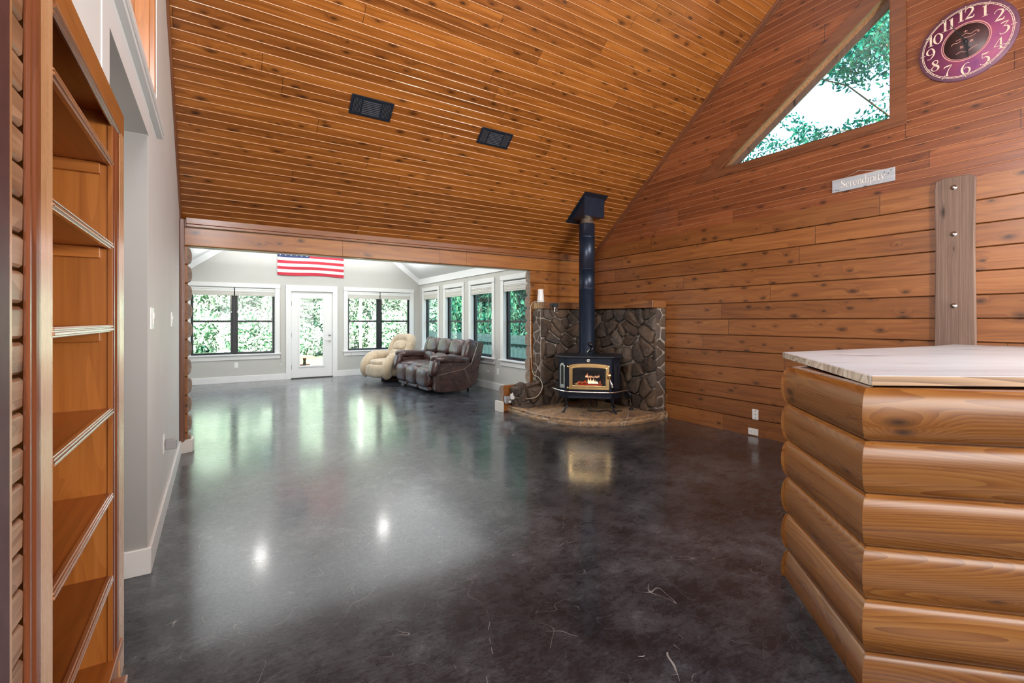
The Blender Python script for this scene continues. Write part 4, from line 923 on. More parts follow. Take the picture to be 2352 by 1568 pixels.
# ---------------------------------------------------------------- wood stove
TH = math.atan2(-.681, .732); SC = Vector((4.30, 4.765, 0))
t = thing('wood_stove', 'black freestanding wood stove with brass-framed glass door and a burning fire', 'stove', (SC.x, SC.y, .09), TH)
Z0, Z1 = .212, .748      # body above the hearth
# local: +x right, -y front
FWX, BWX, yf, ys, yb = .29, .405, -.21, -.10, .42
body = [(-FWX, yf), (FWX, yf), (BWX, ys), (BWX, yb), (-BWX, yb), (-BWX, ys)]
g = .006
mb = MB()
# firebox shell: facets as slabs so that the front is open behind the door
def wallseg(a, b, z0, z1, th=.012, mi=0):
    a, b = Vector((*a, 0)), Vector((*b, 0)); d = (b - a).normalized(); nrm = Vector((-d.y, d.x, 0)) * th
    P = [a, b, b + nrm, a + nrm]; mb.add([(p.x, p.y, z0) for p in P] + [(p.x, p.y, z1) for p in P], [(0, 1, 2, 3), (7, 6, 5, 4), (0, 1, 5, 4), (1, 2, 6, 5), (2, 3, 7, 6), (3, 0, 4, 7)], mi)
DX, DZ0, DZ1 = .215, .382, .600
for a, b in ((body[1], body[2]), (body[2], body[3]), (body[3], body[4]), (body[4], body[5]), (body[5], body[0])): wallseg(a, b, Z0, Z1)
mb.box(-FWX, -DX, yf, yf + .012, Z0, Z1); mb.box(DX, FWX, yf, yf + .012, Z0, Z1); mb.box(-DX, DX, yf, yf + .012, DZ1, Z1); mb.box(-DX, DX, yf, yf + .012, Z0, DZ0)
mb.prism([(p[0] * .97, p[1] * .97) for p in body], Z0 + .004, Z0 + .015, lambda p, q: (p[0], p[1], q)); mb.build('stove_body', M['stoveside'], t, bevel=.003)
mb = MB(); lid = [(-FWX - .03, yf - .045), (FWX + .03, yf - .045), (BWX + .04, ys - .03), (BWX + .04, yb), (-BWX - .04, yb), (-BWX - .04, ys - .03)]
mb.prism(lid, Z1, Z1 + .020, lambda p, q: (p[0], p[1], q)); mb.build('top_plate', M['blackmetal'], t, bevel=.006)
mb = MB(); mb.box(-DX - .03, DX + .03, yf + .05, yf + .35, .355, .36); mb.box(-DX - .03, DX + .03, yf + .33, yf + .34, .30, .68); mb.box(-DX - .04, -DX - .03, yf + .03, yf + .35, .30, .68); mb.box(DX + .03, DX + .04, yf + .03, yf + .35, .30, .68)
mb.build('firebox_lining', plain('sooty_firebrick', (.05, .045, .05), .9, nscale=12, namp=.5), t)
# brass door frame with an arched head
def arch(hw, z0, z1, rise, n=14): return [(-hw, z0), (hw, z0), (hw, z1)] + [(hw * math.cos(PI * k / n), z1 + rise * math.sin(PI * k / n) ** .8) for k in range(1, n)] + [(-hw, z1)]
def frame_between(nm, A, B, y0, y1, mt, par, bev=.004):
    mb = MB(); n = len(A)
    vs = [(p[0], y0, p[1]) for p in A] + [(p[0], y0, p[1]) for p in B] + [(p[0], y1, p[1]) for p in A] + [(p[0], y1, p[1]) for p in B]
    fs = []
    for i in range(n):
        j = (i + 1) % n; fs += [(i, j, n + j, n + i), (2 * n + i, 3 * n + i, 3 * n + j, 2 * n + j), (i, 2 * n + i, 2 * n + j, j), (n + i, n + j, 3 * n + j, 3 * n + i)]
    mb.add(vs, fs); return mb.build(nm, mt, par, bevel=bev)
door = frame_between('door_frame', arch(.262, .330, .640, .034), arch(.226, .370, .612, .024), yf - .032, yf - .004, M['brass'], t, .005)
frame_between('door_bead', arch(.232, .365, .616, .026), arch(.213, .386, .600, .020), yf - .040, yf - .010, M['brass'], door, .006)
mb = MB(); A = arch(.215, .384, .602, .020); mb.add([(p[0], yf - .014, p[1]) for p in A], list(tessellate_polygon([[Vector((p[0], p[1], 0)) for p in A]]))); mb.build('door_glass', M['stoveglass'], door, recalc=False)
for z in (.352, .632):
    mb = MB(); mb.tube([(-.275, yf - .022, z - .012), (-.275, yf - .022, z + .012)], .012, 12); mb.box(-.292, -.258, yf - .026, yf - .006, z - .008, z + .008); mb.build('hinge', M['brass'], door)
mb = MB(); mb.lathe([(0, .028), (.022, .026), (.030, .010), (.032, 0)], (.258, yf - .03, .515), 20, M=RX @ Matrix.Scale(1.5, 4, (0, 1, 0)))
mb.build('latch_plate', M['brass'], door)
mb = MB(); hp = [(.262, yf - .055, .497), (.272, yf - .075, .465), (.290, yf - .085, .415), (.305, yf - .085, .370)]; mb.tube(hp, [.006, .009, .014, .010], 10)
for k in range(9):
    f_ = .25 + k * .08; a = Vector(hp[1]).lerp(Vector(hp[3]), f_); d = (Vector(hp[3]) - Vector(hp[1])).normalized(); mb.tube([a - d * .0025, a + d * .0025], .0165 - abs(k - 4) * .0006, 12)
mb.build('spring_handle', M['nickel'], door)
mb = MB(); mb.lathe([(.010, .0), (.024, .002), (.026, .010), (.012, .012), (.009, .006), (0, .006)], (-.01, yf, .712), 24, M=RX); mb.build('thermostat_knob', M['nickel'], t)
# side light windows on the angled facets
for sg, mt in ((-1, M['nickel']), (1, M['blackmetal'])):
    a = Vector((sg * FWX, yf, 0)); b = Vector((sg * BWX, ys, 0)); d = (b - a); Lf = d.length; d.normalize(); nr = Vector((sg * -d.y * sg, 0, 0)); nr = Vector((d.y * sg, -d.x * sg, 0)) if sg > 0 else Vector((-d.y * -1 * -1, d.x, 0))
    nr = Vector((-d.y, d.x, 0)); nr = -nr if nr.y > 0 else nr
    def fr3(u, z, o, a=a, d=d, nr=nr): p = a + d * u + nr * o; return (p.x, p.y, z)
    def slot(hw, z0, z1, n=8): c = Lf / 2; return [(c - hw, z0), (c + hw, z0), (c + hw, z1 - hw)] + [(c + hw * math.cos(PI * k / n), z1 - hw + hw * math.sin(PI * k / n)) for k in range(1, n)] + [(c - hw, z1 - hw)]
    A, B = slot(.046, .340, .672), slot(.026, .385, .640); n = len(A); mb = MB()
    vs = [fr3(*p, .001) for p in A] + [fr3(*p, .001) for p in B] + [fr3(*p, .014) for p in A] + [fr3(*p, .014) for p in B]; fs = []
    for i in range(n):
        j = (i + 1) % n; fs += [(i, j, n + j, n + i), (2 * n + i, 3 * n + i, 3 * n + j, 2 * n + j), (i, 2 * n + i, 2 * n + j, j), (n + i, n + j, 3 * n + j, 3 * n + i)]
    mb.add(vs, fs); w_ = mb.build('side_window_trim', mt, t, bevel=.002)
    if sg < 0: w_['label'] = 'bright nickel trim'
    mb = MB(); mb.add([fr3(*p, .004) for p in B], list(tessellate_polygon([[Vector((p[0], p[1], 0)) for p in B]]))); mb.build('side_glass', M['black'], w_, recalc=False)
# rail
mb = MB(); mb.tube(catmull([(-BWX - .10, .0, .312), (-BWX - .03, ys - .02, .310), (-FWX - .02, yf - .055, .307), (-.15, yf - .065, .304), (.15, yf - .065, .304), (FWX + .02, yf - .055, .307), (BWX + .03, ys - .02, .310), (BWX + .12, .0, .312)], 6), .0085, 10); mb.build('towel_rail', M['nickel'], t)
mb = MB(); mb.box(-FWX + .02, FWX - .02, yf - .012, yf, .215, .232); mb.build('lower_lip', M['blackmetal'], t, bevel=.003)
for sx, sy in ((-1, -1), (1, -1), (-1, 1), (1, 1)):
    mb = MB(); x, y = sx * .30, (-.08 if sy < 0 else .30)
    ox, oy = sx * .045, sy * .05
    mb.tube(catmull([(x, y, .215), (x + ox * .2, y + oy * .2, .16), (x + ox * -.1, y + oy * -.1, .10), (x + ox * .5, y + oy * .5, .045), (x + ox, y + oy, .012)], 5), [.030, .028, .026, .022, .019, .017, .015, .014, .013, .012, .011, .010, .010, .010, .011, .012, .013, .014, .014, .014, .014], 10)
    mb.lathe([(.0, 0), (.018, 0), (.020, .010), (.013, .022), (0, .024)], (x + ox, y + oy, 0), 14); mb.build('leg', M['blackmetal'], t)
for x in (-.12, .02, .10):
    mb = MB(); mb.tube(catmull([(x, .05, .212), (x + .012, .04, .16), (x - .006, .06, .10), (x + .01, .10, .06)], 4), .005, 6); mb.build('loose_wire', M['blackmetal'], t)
mb = MB(); mb.tube(catmull([(-.02, .02, .012), (.14, .0, .012), (.24, .08, .012), (.30, -.02, .012), (.44, .10, .012)], 5), .006, 6); tag(mb.build('blower_cable', M['blackmetal'], None, loc=(SC.x, SC.y, .09), rot=(0, 0, TH)), 'black cable lying on the hearth under the stove', 'cable')
# fire
logm = plain('charred_firewood', (.035, .022, .018), .9, nscale=14, namp=.6, bstr=.8)
for P, r_ in (([(-.16, yf + .16, .325), (.16, yf + .12, .335)], .034), ([(-.08, yf + .10, .33), (.14, yf + .20, .36)], .03), ([(-.05, yf + .15, .405), (.16, yf + .13, .425)], .026), ([(-.17, yf + .10, .33), (-.02, yf + .2, .40)], .026)):
    mb = MB(); mb.tube([(p[0], p[1], p[2] + .062) for p in P], r_, 9); mb.build('firewood', logm, t)
def flames(nm, specs, mt, seed):
    rg = random.Random(seed); mb = MB()
    for cx, cz, y, w, h in specs:
        n = 9; lean = rg.uniform(-.35, .35); ph = rg.uniform(0, 6); vs = []; sg_ = 6
        for k in range(n + 1):
            f_ = k / n; r_ = max(.0006, w * (1 - f_) ** .8 * (.55 + .6 * math.sin(PI * min(1, f_ * 1.6 + .25)))); ox = lean * h * f_ ** 1.5 + .22 * w * math.sin(ph + f_ * 7)
            vs += [(cx + ox + r_ * math.cos(2 * PI * q / sg_), y + r_ * .6 * math.sin(2 * PI * q / sg_), cz + h * f_) for q in range(sg_)]
        mb.add(vs, [(i * sg_ + q, i * sg_ + (q + 1) % sg_, (i + 1) * sg_ + (q + 1) % sg_, (i + 1) * sg_ + q) for i in range(n) for q in range(sg_)], 0, True)
    return mb.build(nm, mt, t)
def flame_mat(nm, lo, hi, z0, z1, st):
    s = NT(nm); z = s.sep(s.obj())[2]; f = s.n('MapRange', {0: z, 1: z0, 2: z1}).outputs[0]
    e = s.n('Emission', {'Color': s.ramp(f, [(0, lo), (1, hi)]), 'Strength': st}); s.t.links.new(e.outputs[0], s.out.inputs[0]); return s.mat
FL = flame_mat('low_fire', (1, .72, .40), (1, .16, .03), .405, .49, 3.2); FU = flame_mat('upper_fire', (1, .60, .30), (.95, .10, .03), .475, .55, 2.2); EM = flame_mat('embers', (1, .25, .06), (.7, .03, .01), .395, .45, 1.1)
rg = random.Random(2)
flames('flames', [(.0 + .11 * (i / 13), .400 + .004 * (i % 3), yf + .07 + .01 * (i % 2), .010, rg.uniform(.035, .075) * (1.25 - i / 20)) for i in range(14)] + [(-.012, .405, yf + .07, .007, .115)], FL, 1)
flames('flames', [(-.045 + .17 * (i / 11), .480 + .002 * (i % 3), yf + .09, .007, rg.uniform(.015, .04)) for i in range(12)] + [(-.035, .482, yf + .09, .010, .06)], FU, 4)
flames('flames', [(-.15 + .014 * i, .405 + .003 * (i % 4), yf + .08, .009, rg.uniform(.012, .045)) for i in range(9)] + [(.14, .405, yf + .08, .009, .05)], EM, 6)
mb = MB(); mb.cushion((.0, yf + .12, .385), (.34, .16, .03), .7, 12); mb.build('ember_bed', M['ember'], t)
# gold emblem on the glass, lower left
mb = MB(); gf = lambda x, y, d: (x, yf - .0155, y)
for sg in ([(-.192, 0.396, .004), (-.186, 0.420, .004), (-.178, 0.396, .003)], [(-.178, 0.403, .012), (-.150, 0.403, .013)], [(-.168, 0.410, .006), (-.158, 0.415, .010), (-.146, 0.407, .006)], [(-.194, 0.395, .003), (-.136, 0.395, .003)]): stroke(mb, sg, gf)
mb.build('glass_emblem', M['brass'], door, recalc=False)

# stove pipe and ceiling support box
PX, PY = 4.505, 5.045
t = thing('stove_pipe', 'tall black round flue pipe rising from the stove to the ceiling', 'stove pipe', (PX, PY, .85))
zb = 2.80 - .85
mb = MB(); mb.lathe([(.112, .01), (.112, .93), (.1135, .932), (.1135, .945), (.112, .947), (.112, 1.21), (.1165, 1.212), (.1165, 1.222), (.112, 1.224), (.112, 1.66), (.116, 1.662), (.116, 1.69), (.112, 1.692), (.112, zb - .10), (.106, zb - .085)], seg=48); mb.build('flue', M['pipe'], t)
mb = MB(); mb.lathe([(.106, zb - .09), (.098, zb - .07), (.082, zb - .025), (.078, zb + .01)], seg=40); mb.build('bare_metal_collar', plain('scorched_metal', (.42, .32, .24), .4, .8, nscale=25, namp=.4), t)
mb = MB(); mb.lathe([(.118, .0), (.118, .016), (.112, .018)], seg=48); mb.build('base_collar', M['blackmetal'], t)
t = thing('ceiling_support_box', 'black square metal box where the flue meets the sloping ceiling', 'flue box', (0, 0, 0))
bx0, bx1, by0, by1, bz = 4.322, 4.690, 4.885, 5.225, 2.795
mb = MB(); za, zc = roofz(by0) - .006, roofz(by1) - .006
P = [(bx0, by0, bz), (bx1, by0, bz), (bx1, by1, bz - .0), (bx0, by1, bz), (bx0, by0, za), (bx1, by0, za), (bx1, by1, max(zc, bz + .002)), (bx0, by1, max(zc, bz + .002))]
mb.add(P, [(0, 1, 2, 3), (0, 1, 5, 4), (1, 2, 6, 5), (2, 3, 7, 6), (3, 0, 4, 7), (4, 5, 6, 7)]); mb.build('box', M['pipe'], t, bevel=.003)
fl = MB(); s0 = (YB - 5.262) / math.cos(ANG); s1 = (YB - 4.838) / math.cos(ANG); f_ = fl; f_.box(4.288, 4.722, s0, s1, .001, .008)
o = f_.build('flange', M['blackmetal'], t, loc=(0, YB, ZE), rot=(PI - ANG, 0, 0))
# glossy black object at the foot of the pipe
t = thing('stove_top_ornament', 'small glossy black twisted object standing on the stove top against the pipe', 'ornament', (4.437, 4.905, .86))
mb = MB(); mb.tube(catmull([(-.05, 0, .02), (-.02, -.01, .07), (.02, -.01, .03), (.05, 0, .09), (.0, -.02, .13), (.03, -.01, .16), (-.02, 0, .14)], 6), .013, 10); mb.build('loop', plain('gloss_black_enamel', (.008, .010, .015), .06, coat=1.0), t)
mb = MB(); mb.lathe([(0, 0), (.045, 0), (.045, .006), (.02, .014), (0, .016)], seg=20); mb.build('foot', M['blackmetal'], t)
# poker
t = thing('fireplace_poker', 'thin metal poker leaning on the stones right of the stove', 'fire tool', (5.0 - .10, 4.55, .09))
mb = MB(); mb.tube([(.02, .12, .36), (-.02, .0, .04)], .004, 8); mb.build('rod', M['nickel'], t)
mb = MB(); mb.lathe([(0, 0), (.03, 0), (.034, .01), (.02, .03), (0, .034)], (-.03, -.01, 0), 14); mb.build('foot', M['blackmetal'], t)
mb = MB(); mb.tube(catmull([(4.88, 4.66, .30), (4.86, 4.62, .34), (4.87, 4.56, .30), (4.88, 4.60, .25), (4.88, 4.66, .27)], 5), .02, 8)
mb.build('x', M['blackmetal']).name = 'coiled_hose'; tag(bpy.data.objects['coiled_hose'], 'dark coil hanging against the stones right of the stove', 'coil')

# ---------------------------------------------------------------- leather sofa
t = thing('reclining_sofa', 'three-seat dark brown leather reclining sofa in front of the side windows', 'sofa', (3.36, 8.63, 0), R(1.5))
# local: -x front, y along the length (half 1.0)
HL = .99
def rotY(a): return Matrix.Rotation(a, 4, 'Y')
for sy in (-1, 1):
    y0, y1 = (sy * HL, sy * (HL - .20)) if sy > 0 else (-HL, -HL + .20)
    prof = catmull([(-.06, .055, 0), (-.09, .18, 0), (-.085, .40, 0), (-.04, .54, 0), (.10, .575, 0), (.40, .585, 0), (.58, .565, 0), (.70, .47, 0), (.78, .36, 0), (.76, .24, 0), (.70, .14, 0), (.46, .05, 0), (.2, .045, 0)], 4, True)
    mb = MB(); n_ = len(prof); ys_ = [y0, y0 + (y1 - y0) * .10, y1 - (y1 - y0) * .10, y1]; sc_ = [.955, 1, 1, .955]
    vs = []
    for yy, s_ in zip(ys_, sc_): vs += [(.33 + (p.x - .33) * s_, yy, .31 + (p.y - .31) * s_) for p in prof]
    mb.add(vs, [(a * n_ + i, a * n_ + (i + 1) % n_, (a + 1) * n_ + (i + 1) % n_, (a + 1) * n_ + i) for a in range(3) for i in range(n_)], 0, True)
    tr = list(tessellate_polygon([[Vector((p.x, p.y, 0)) for p in prof]])); mb.add(vs[:n_], tr); mb.add(vs[-n_:], tr)
    s_ = mb.build('side_panel', M['leather'], t)
    if sy < 0:
        mb = MB(); mb.tube([(.47, -HL - .002, .45), (.60, -HL - .002, .17)], .003, 5); mb.tube(catmull([(-.03, -HL - .002, .36), (.2, -HL - .003, .40), (.47, -HL - .002, .45), (.62, -HL - .002, .54)], 4), .003, 5); mb.build('seam', plain('tan_thread', (.30, .22, .17), .7), s_)
    mb = MB(); yc = (y0 + y1) / 2
    mb.cushion((.24, yc, .625), (.78, .24, .15), .6, 12, rotY(R(4))); mb.cushion((-.085, yc, .50), (.16, .235, .34), .6, 10, rotY(R(14))); mb.build('arm_pad', M['leather'], t)
SWd = (2 * HL - .40) / 3
for k in range(3):
    yc = -HL + .20 + SWd * (k + .5)
    mb = MB(); mb.cushion((.20, yc, .42), (.66, SWd + .012, .20), .55, 14); mb.build('seat_cushion', M['leather'], t)
    mb = MB(); mb.cushion((-.10, yc, .285), (.22, SWd + .008, .36), .55, 12); mb.build('front_pad', M['leather'], t)
    mb = MB(); mb.cushion((-.075, yc, .095), (.15, SWd - .01, .09), .4, 10); mb.build('footrest_edge', M['leather'], t)
    mb = MB(); Q = rotY(R(17)); mb.cushion((.60, yc, .80), (.24, SWd + .014, .34), .6, 16, Q); b_ = mb.build('head_cushion', M['leather'], t)
    mb = MB(); mb.cushion((.50, yc, .57), (.20, SWd - .0, .22), .6, 12, Q); mb.build('lumbar_cushion', M['leather'], t)
for sy in (-1, 1):
    mb = MB(); mb.cushion((.645, sy * (HL - .12), .775), (.26, .19, .40), .55, 12, rotY(R(17))); mb.build('back_wing', M['leather'], t)
mb = MB(); pr_ = [(.62, .30), (.78, .36), (.90, .86), (.875, .93), (.76, .92), (.60, .5)]
mb.prism(pr_, -HL + .02, HL - .02, lambda p, q: (p[0], q, p[1])); mb.build('back_frame', M['leather'], t, bevel=.02)
mb = MB(); mb.box(-.02, .66, -HL + .19, HL - .19, .07, .30); mb.build('base', plain('dark_underframe', (.02, .016, .016), .7), t)
for x in (.05, .62):
    for y in (-.85, .85): mb = MB(); mb.lathe([(0, 0), (.022, 0), (.022, .05), (.03, .075), (0, .078)], (x, y, 0), 12); mb.build('foot', M['blackmetal'], t)
mb = MB(); mb.tube([(.35, -.80, .04), (.68, -.80, .045)], .012, 6); mb.tube([(.42, -.84, .07), (.60, -.86, .03)], .008, 6); mb.build('recliner_mechanism', M['steelbox'], t)

# ---------------------------------------------------------------- beige recliner
t = thing('recliner_chair', 'plump beige velour swivel recliner on a dark plinth in the sunroom corner', 'armchair', (3.36, 10.28, 0), math.atan2(-.94, .336) + PI / 2 + PI / 2 + PI)
t.rotation_euler = (0, 0, math.atan2(-.34, -.94) + PI / 2)   # local -y is the front
mb = MB(); mb.lathe([(0, 0), (.24, 0), (.24, .03), (.20, .05), (.20, .12), (0, .12)], seg=30); mb.build('swivel_base', plain('dark_brown_plinth', (.045, .026, .02), .5), t)
for sx in (-1, 1):
    P = catmull([(sx * .36, .30, .30, .12), (sx * .38, .10, .46, .125), (sx * .385, -.15, .50, .125), (sx * .385, -.35, .44, .12), (sx * .37, -.44, .30, .105), (sx * .33, -.42, .17, .085)], 1) if False else None
    path = catmull([(sx * .34, .34, .36), (sx * .37, .16, .49), (sx * .385, -.08, .53), (sx * .385, -.28, .49), (sx * .375, -.42, .36), (sx * .37, -.44, .22), (sx * .345, -.38, .14)], 5)
    r_ = [.10 + .032 * math.sin(PI * min(1, i / (len(path) - 1) + .12)) for i in range(len(path))]
    mb = MB(); mb.tube(path, r_, 16); mb.cushion((sx * .36, -.05, .28), (.20, .72, .34), .7, 12); mb.build('arm', M['velour'], t)
mb = MB(); mb.cushion((0, -.20, .40), (.58, .56, .18), .65, 14); mb.build('seat_cushion', M['velour'], t)
mb = MB(); mb.cushion((0, -.40, .235), (.66, .26, .30), .6, 14); mb.build('footrest', M['velour'], t)
bt = Matrix.Rotation(R(-24), 4, 'X')
def bk(x, y, z): v = bt @ Vector((x, y, z)); return (v.x, v.y + .14, v.z + .40)
path = [bk(*p) for p in [q for q in catmull([(-.29, 0, -.02), (-.30, 0, .22), (-.295, .0, .44), (-.23, .0, .545), (-.1, .0, .575), (.1, .0, .575), (.23, .0, .545), (.295, .0, .44), (.30, 0, .22), (.29, 0, -.02)], 5)]]
mb = MB(); mb.tube(path, .105, 16); mb.build('back_bolster', M['velour'], t)
mb = MB(); mb.cushion(bk(0, .02, .27), (.56, .20, .66), .45, 12, bt); mb.build('back_core', M['velour'], t)
mb = MB(); mb.cushion(bk(0, -.055, .36), (.42, .14, .19), .55, 12, bt); mb.build('head_pillow', M['velour'], t)
mb = MB(); mb.cushion(bk(0, -.06, .12), (.46, .16, .28), .6, 12, bt); mb.build('lumbar_pillow', M['velour'], t)
mb = MB(); mb.cushion((0, .12, .30), (.66, .60, .30), .6, 12); mb.build('shell', M['velour'], t)

# ---------------------------------------------------------------- log-sided bar with whitewashed top
C0 = Vector((1.993, .722)); C1 = C0 + Vector((.707, .707)) * .745; C2 = Vector((5.20, 1.02)); C3 = C0 + Vector((.707, -.707)) * 3.0
t = thing('bar_cabinet', 'bar cabinet sided with horizontal half-round honey pine logs at right', 'bar', (C0.x, C0.y, 0), -PI / 4)
# local x runs along the front face (to the lower right), local y into the bar
BH, PL = 1.088, .19
def logpanel(nm, P0, P1, nrm, mt, ext0=0, ext1=0, top=BH):
    # P0->P1 in local xy ; nrm outward ; object's local x along the logs
    d = Vector(P1) - Vector(P0); L = d.length; d.normalize(); ang = math.atan2(d.y, d.x); mb = MB(); z = top; k = 0
    while z > .001:
        z1 = z; z0 = max(0, z - PL); h_ = PL; prof = []; n = 12
        for i in range(n + 1):
            a = PI / 2 - PI * i / n; zz = (z1 - h_ / 2) + math.sin(a) * h_ / 2; b = .034 * math.cos(a) ** .75 if 0 < i < n else -.004
            if zz < 0: zz = 0
            prof.append((b, zz))
        prof += [(-.03, max(0, z1 - h_)), (-.03, z1)]
        sgn = -1
        def fr4(p, q, e0=ext0, e1=ext1):
            x = q
            if q < .01: x = -p[0] * e0
            if q > L - .01: x = L + p[0] * e1
            return (x, sgn * p[0], p[1])
        mb.prism(prof, 0, L, fr4, smooth=False); z -= PL; k += 1
    o = mb.build(nm, mt, t, loc=(P0[0], P0[1], 0), rot=(0, 0, ang)); 
    for p in o.data.polygons: p.use_smooth = len(p.vertices) == 4 and abs(p.normal.x) < .5
    try: o.data.set_sharp_from_angle(angle=R(50))
    except Exception: pass
    return o
inv = Matrix.Rotation(PI / 4, 2)
def loc2(P): v = inv @ (Vector(P) - C0); return (v.x, v.y)
l0, l1, l2, l3 = (0, 0), loc2(C1), loc2(C2), loc2(C3)
M['barlog_left'] = M['barlog']
logpanel('front_logs', l0, l3, None, M['barlog'], 1, 0)
logpanel('side_logs', l1, l0, None, M['barlog'], 1, 1)
logpanel('end_logs', l2, l1, None, M['barlog'], 0, 1)
mb = MB(); mb.prism([(l0[0] + .03, l0[1] + .03), (l1[0] + .03, l1[1] - .02), (l2[0] - .05, l2[1] - .06), (l3[0] - .03, l3[1] + .05)], 0, BH - .003, lambda p, q_: (p[0], p[1], q_)); mb.build('carcass', M['trimz'], t)
mb = MB(); mb.prism([(.0, .0), (l1[0] + .004, l1[1] + .0), (l2[0], l2[1] + .02), (l3[0], l3[1] - .02), (l3[0], l3[1] + .03), (l2[0] - .05, l2[1] - .06), (l1[0] + .03, l1[1] - .02), (.03, .03)], BH - .002, BH + .003, lambda p, q_: (p[0], p[1], q_)); mb.build('top_batten', M['logend'], t)
# counter top
K0 = Vector((1.999, .714)); K1 = Vector((3.028, 1.549)); ang = math.atan2(.408 - .714, 2.417 - 1.999)
t = thing('countertop', 'whitewashed plank bar top with pale end grain edge', 'counter top', (K0.x, K0.y, 0), ang)
iv = Matrix.Rotation(-ang, 2)
def kl(P): v = iv @ (Vector(P) - K0); return (v.x, v.y)
far = K0 + Vector((math.cos(ang), math.sin(ang))) * 3.0
poly = [kl(K0), kl(far), kl((5.22, -1.2)), kl((5.22, 1.28)), kl((4.77, 1.287)), kl(K1)]
mb = MB(); mb.prism(poly, 1.094, 1.131, lambda p, q_: (p[0], p[1], q_)); o = mb.build('planks', M['bartop'], t, bevel=.005)
mb = MB(); mb.box(.0, 3.0, -.0035, .0, 1.0955, 1.1295); mb.build('front_edge', M['edgeband'], t, bevel=.0015)
# plank ends along the left edge, and edge band along the front
a, b = Vector(kl(K0)), Vector(kl(K1)); d = (b - a).normalized(); n5 = 5; nrm = Vector((-d.y, d.x)); nrm = -nrm if nrm.x > 0 else nrm
LE = (b - a).length
for k in range(n5):
    p, q = a + d * (LE * k / n5 + .0015), a + d * (LE * (k + 1) / n5 - .0015)
    mb = MB(); mb.prism([tuple(p), tuple(q), tuple(q + nrm * .004), tuple(p + nrm * .004)], 1.0955, 1.1295, lambda u, z: (u[0], u[1], z)); mb.build('plank_end', M['endgrain'], t, bevel=.0015)
# ---------------------------------------------------------------- outdoors
GZ = -.50
mb = MB(); mb.add([(-40, YF + .2, GZ + .25), (8, YF + .2, GZ + .25), (8, 60, GZ), (-40, 60, GZ)], [(0, 1, 2, 3)]); mb.add([(XA + .3, -25, GZ), (60, -25, GZ), (60, 60, GZ), (8, 60, GZ), (8, YF + .2, GZ + .25), (XA + .3, YF + .2, GZ + .2)], [(0, 1, 2, 3, 4, 5)])
o = mb.build('lawn', M['grass'], recalc=False); o['kind'] = 'structure'
def leaf_mesh(name, n, blobs, size, seed, mat, core=None, droop=.3):
    rg = np.random.default_rng(seed); V = []; 
    w = np.array([b[3] * b[4] * b[5] for b in blobs]) ** .66; w /= w.sum(); idx = rg.choice(len(blobs), n, p=w); B = np.array(blobs, float)[idx]
    u = rg.normal(size=(n, 3)); u /= np.linalg.norm(u, axis=1)[:, None]; rad = 1 - .35 * rg.random(n) ** 2 + .06 * rg.normal(size=n)
    c = B[:, :3] + u * B[:, 3:6] * rad[:, None]
    nr = u + rg.normal(size=(n, 3)) * .8; nr /= np.linalg.norm(nr, axis=1)[:, None]
    a = np.cross(nr, rg.normal(size=(n, 3))); a /= np.linalg.norm(a, axis=1)[:, None]; a[:, 2] -= droop; a /= np.linalg.norm(a, axis=1)[:, None]; b = np.cross(nr, a)
    s = size * (.6 + .8 * rg.random(n))[:, None]
    P = np.stack([c - a * s, c + b * s * .42 + nr * s * .06, c + a * s, c - b * s * .42 + nr * s * .06], 1).reshape(-1, 3)
    me = bpy.data.meshes.new(name); me.vertices.add(4 * n); me.vertices.foreach_set('co', P.ravel()); me.loops.add(4 * n); me.loops.foreach_set('vertex_index', np.arange(4 * n)); me.polygons.add(n); me.polygons.foreach_set('loop_start', np.arange(0, 4 * n, 4)); me.update(calc_edges=True); me.materials.append(mat)
    return me
def plant(name, label, cat, loc, me, scale, rz, group=None, trunk=None, core=None):
    t = thing(name, label, cat, loc, rz, group); t.scale = scale
    o = bpy.data.objects.new('foliage', me); COL.objects.link(o); o.parent = t
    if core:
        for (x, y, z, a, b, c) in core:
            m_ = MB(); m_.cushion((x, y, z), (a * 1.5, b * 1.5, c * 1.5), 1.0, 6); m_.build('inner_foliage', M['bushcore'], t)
    if trunk:
        m_ = MB()
        for pth, r_ in trunk: m_.tube(pth, r_, 7)
        m_.build('trunk', M['bark'], t)
    return t
rg = random.Random(12)
def blobs(k, w, h, seed):
    r_ = random.Random(seed); return [(r_.uniform(-w, w) * .75, r_.uniform(-.5, .5), h * r_.uniform(.15, .85), r_.uniform(.5, .9) * w * .62, r_.uniform(.5, .9) * w * .5, h * r_.uniform(.16, .26)) for _ in range(k)]
b1, b2 = blobs(16, 1.6, 4.2, 1), blobs(16, 1.6, 4.2, 2)
mA = leaf_mesh('foliage_a', 30000, b1, .062, 3, M['leaf']); mB = leaf_mesh('foliage_b', 30000, b2, .058, 4, M['leaf']); mD = leaf_mesh('foliage_d', 30000, b1, .07, 5, M['leafdark'])
bl = [None, 'bright leafy bush seen through the left pane of the left window', 'bright leafy bush between the left window view and the left half of the door glass', 'sunlit bush between the door and the left pane of the right window', 'sunlit bush in the right pane of the right window, above the beige recliner', 'bush seen through the farthest side windows, beyond the leather sofa']
for i in range(1, 6):
    x = -4.0 + i * 3.0 + rg.uniform(-.3, .3); y = 23.0 + rg.uniform(-.7, .9) + max(0, i - 4) * -.2
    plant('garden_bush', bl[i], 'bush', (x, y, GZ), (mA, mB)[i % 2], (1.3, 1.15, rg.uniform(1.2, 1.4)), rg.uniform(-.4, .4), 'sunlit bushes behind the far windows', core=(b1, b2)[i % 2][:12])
tl = ['dark tree behind the bushes at far left', 'dark tree above the bushes in the left window', 'dark tree above the bush in the door glass', 'dark tree behind the right window', 'dark tree beyond the sunroom corner']
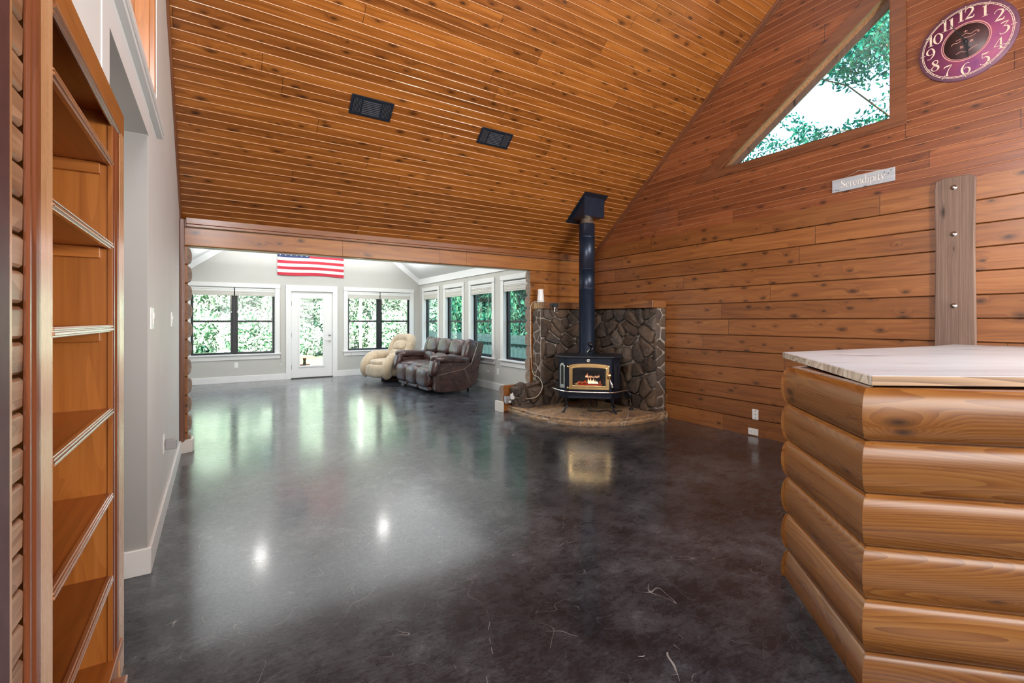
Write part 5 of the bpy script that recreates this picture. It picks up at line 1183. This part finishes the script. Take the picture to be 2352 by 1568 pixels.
for i in range(1, 5):
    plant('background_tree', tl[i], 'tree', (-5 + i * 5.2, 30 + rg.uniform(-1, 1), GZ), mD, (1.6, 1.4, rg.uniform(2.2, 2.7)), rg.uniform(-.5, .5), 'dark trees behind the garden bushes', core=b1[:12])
tr_l = ['shady tree by the fence, farthest away, beside the right window view', 'shady tree over the fence seen in the second side window from the corner', 'shady tree over the fence seen in the third side window from the corner', 'shady tree over the fence seen in the nearest side window']
for i, (x, y) in enumerate(((9.6, 26), (10.5, 22.5), (11.2, 18.8), (11.6, 15.2))):
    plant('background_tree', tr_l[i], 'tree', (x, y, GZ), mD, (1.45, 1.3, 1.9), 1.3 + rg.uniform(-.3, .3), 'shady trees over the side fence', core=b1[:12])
# fence
t = thing('board_fence', 'dark weathered board fence along the side garden', 'fence', (0, 0, GZ))
mb = MB()
for i in range(150): mb.box(9.0 + (i % 2) * .012, 9.02 + (i % 2) * .012, 4 + i * .145, 4 + i * .145 + .138, .02, 1.30 + (i % 3) * .008)
mb.build('boards', M['fence'], t)
mb = MB(); mb.box(8.95, 9.0, 4, 25.7, .25, .33); mb.box(8.95, 9.0, 4, 25.7, 1.0, 1.08); mb.build('rails', M['fence'], t)
# white pole and picnic table
mb = MB(); mb.lathe([(.045, 0), (.045, 3.4), (0, 3.4)], (4.05, 15.6, GZ + .1), 12); tag(mb.build('garden_pole', plain('pole_paint', (.42, .42, .40), .6)), 'white pole standing outside the right window', 'pole')
t = thing('picnic_table', 'faded orange picnic table on the lawn, seen through the door', 'table', (2.02, 15.5, GZ - .02))
mb = MB()
for k in range(5): mb.box(-.85, .55, -.40 + k * .16, -.26 + k * .16, .72, .755)
mb.build('table_top', M['tablered'], t, bevel=.004)
for sy in (-1, 1): mb = MB(); mb.box(-.85, .55, sy * .70 - .12, sy * .70 + .12, .42, .455); mb.build('bench', M['tablered'], t)
for x in (-.6, .3):
    mb = MB(); mb.tube([(x, -.72, 0), (x, .15, .72)], .035, 6); mb.tube([(x, .72, 0), (x, -.15, .72)], .035, 6); mb.box(x - .03, x + .03, -.8, .8, .37, .42); mb.build('leg_frame', M['bark'], t)

# big tree over the gable windows
def big_tree(label, loc, seed, spread=(3.2, 3.4, 3.0), ncl=230, zc=8.2, nleaf=46):
    r_ = random.Random(seed); cl = []; br = []
    trunkp = [(0, 0, -.3), (.1, 0, 2.5), (0, .1, 5.0), (0, 0, zc)]; br.append((trunkp, [.24, .2, .15, .08]))
    limbs = []
    for k in range(26):
        a = r_.uniform(0, 2 * PI); z0 = r_.uniform(4.0, zc); L = r_.uniform(.6, 1.0)
        e = Vector((math.cos(a) * spread[0] * L, math.sin(a) * spread[1] * L, z0 + r_.uniform(-.3, 2.2)))
        mid = Vector((0, 0, z0)).lerp(e, .5) + Vector((0, 0, r_.uniform(0, .5))); P = [(0, 0, z0), tuple(mid), tuple(e)]; br.append((P, [.022, .014, .006])); limbs.append(P)
        for q in range(7):
            f_ = r_.uniform(.25, 1.0); b0 = Vector(P[0]).lerp(mid, f_ * 2) if f_ < .5 else mid.lerp(e, f_ * 2 - 1)
            e2 = b0 + Vector((r_.uniform(-1, 1), r_.uniform(-1, 1), r_.uniform(-.5, .6))) * 1.1; br.append(([tuple(b0), tuple(b0.lerp(e2, .5) + Vector((0, 0, .06))), tuple(e2)], [.008, .005, .003]))
            for s_ in range(5): c = b0.lerp(e2, .25 + .75 * s_ / 4); cl.append((c.x, c.y, c.z, .30, .30, .17))
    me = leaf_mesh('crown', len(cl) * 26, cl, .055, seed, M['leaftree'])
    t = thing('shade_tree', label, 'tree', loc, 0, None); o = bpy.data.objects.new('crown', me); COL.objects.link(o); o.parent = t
    m_ = MB()
    for P, r2 in br: m_.tube(P, r2, 6)
    m_.build('branches', M['bark'], t); return t
big_tree('leafy tree seen against the sky through the triangular gable window', (12.2, 3.6, GZ), 6)
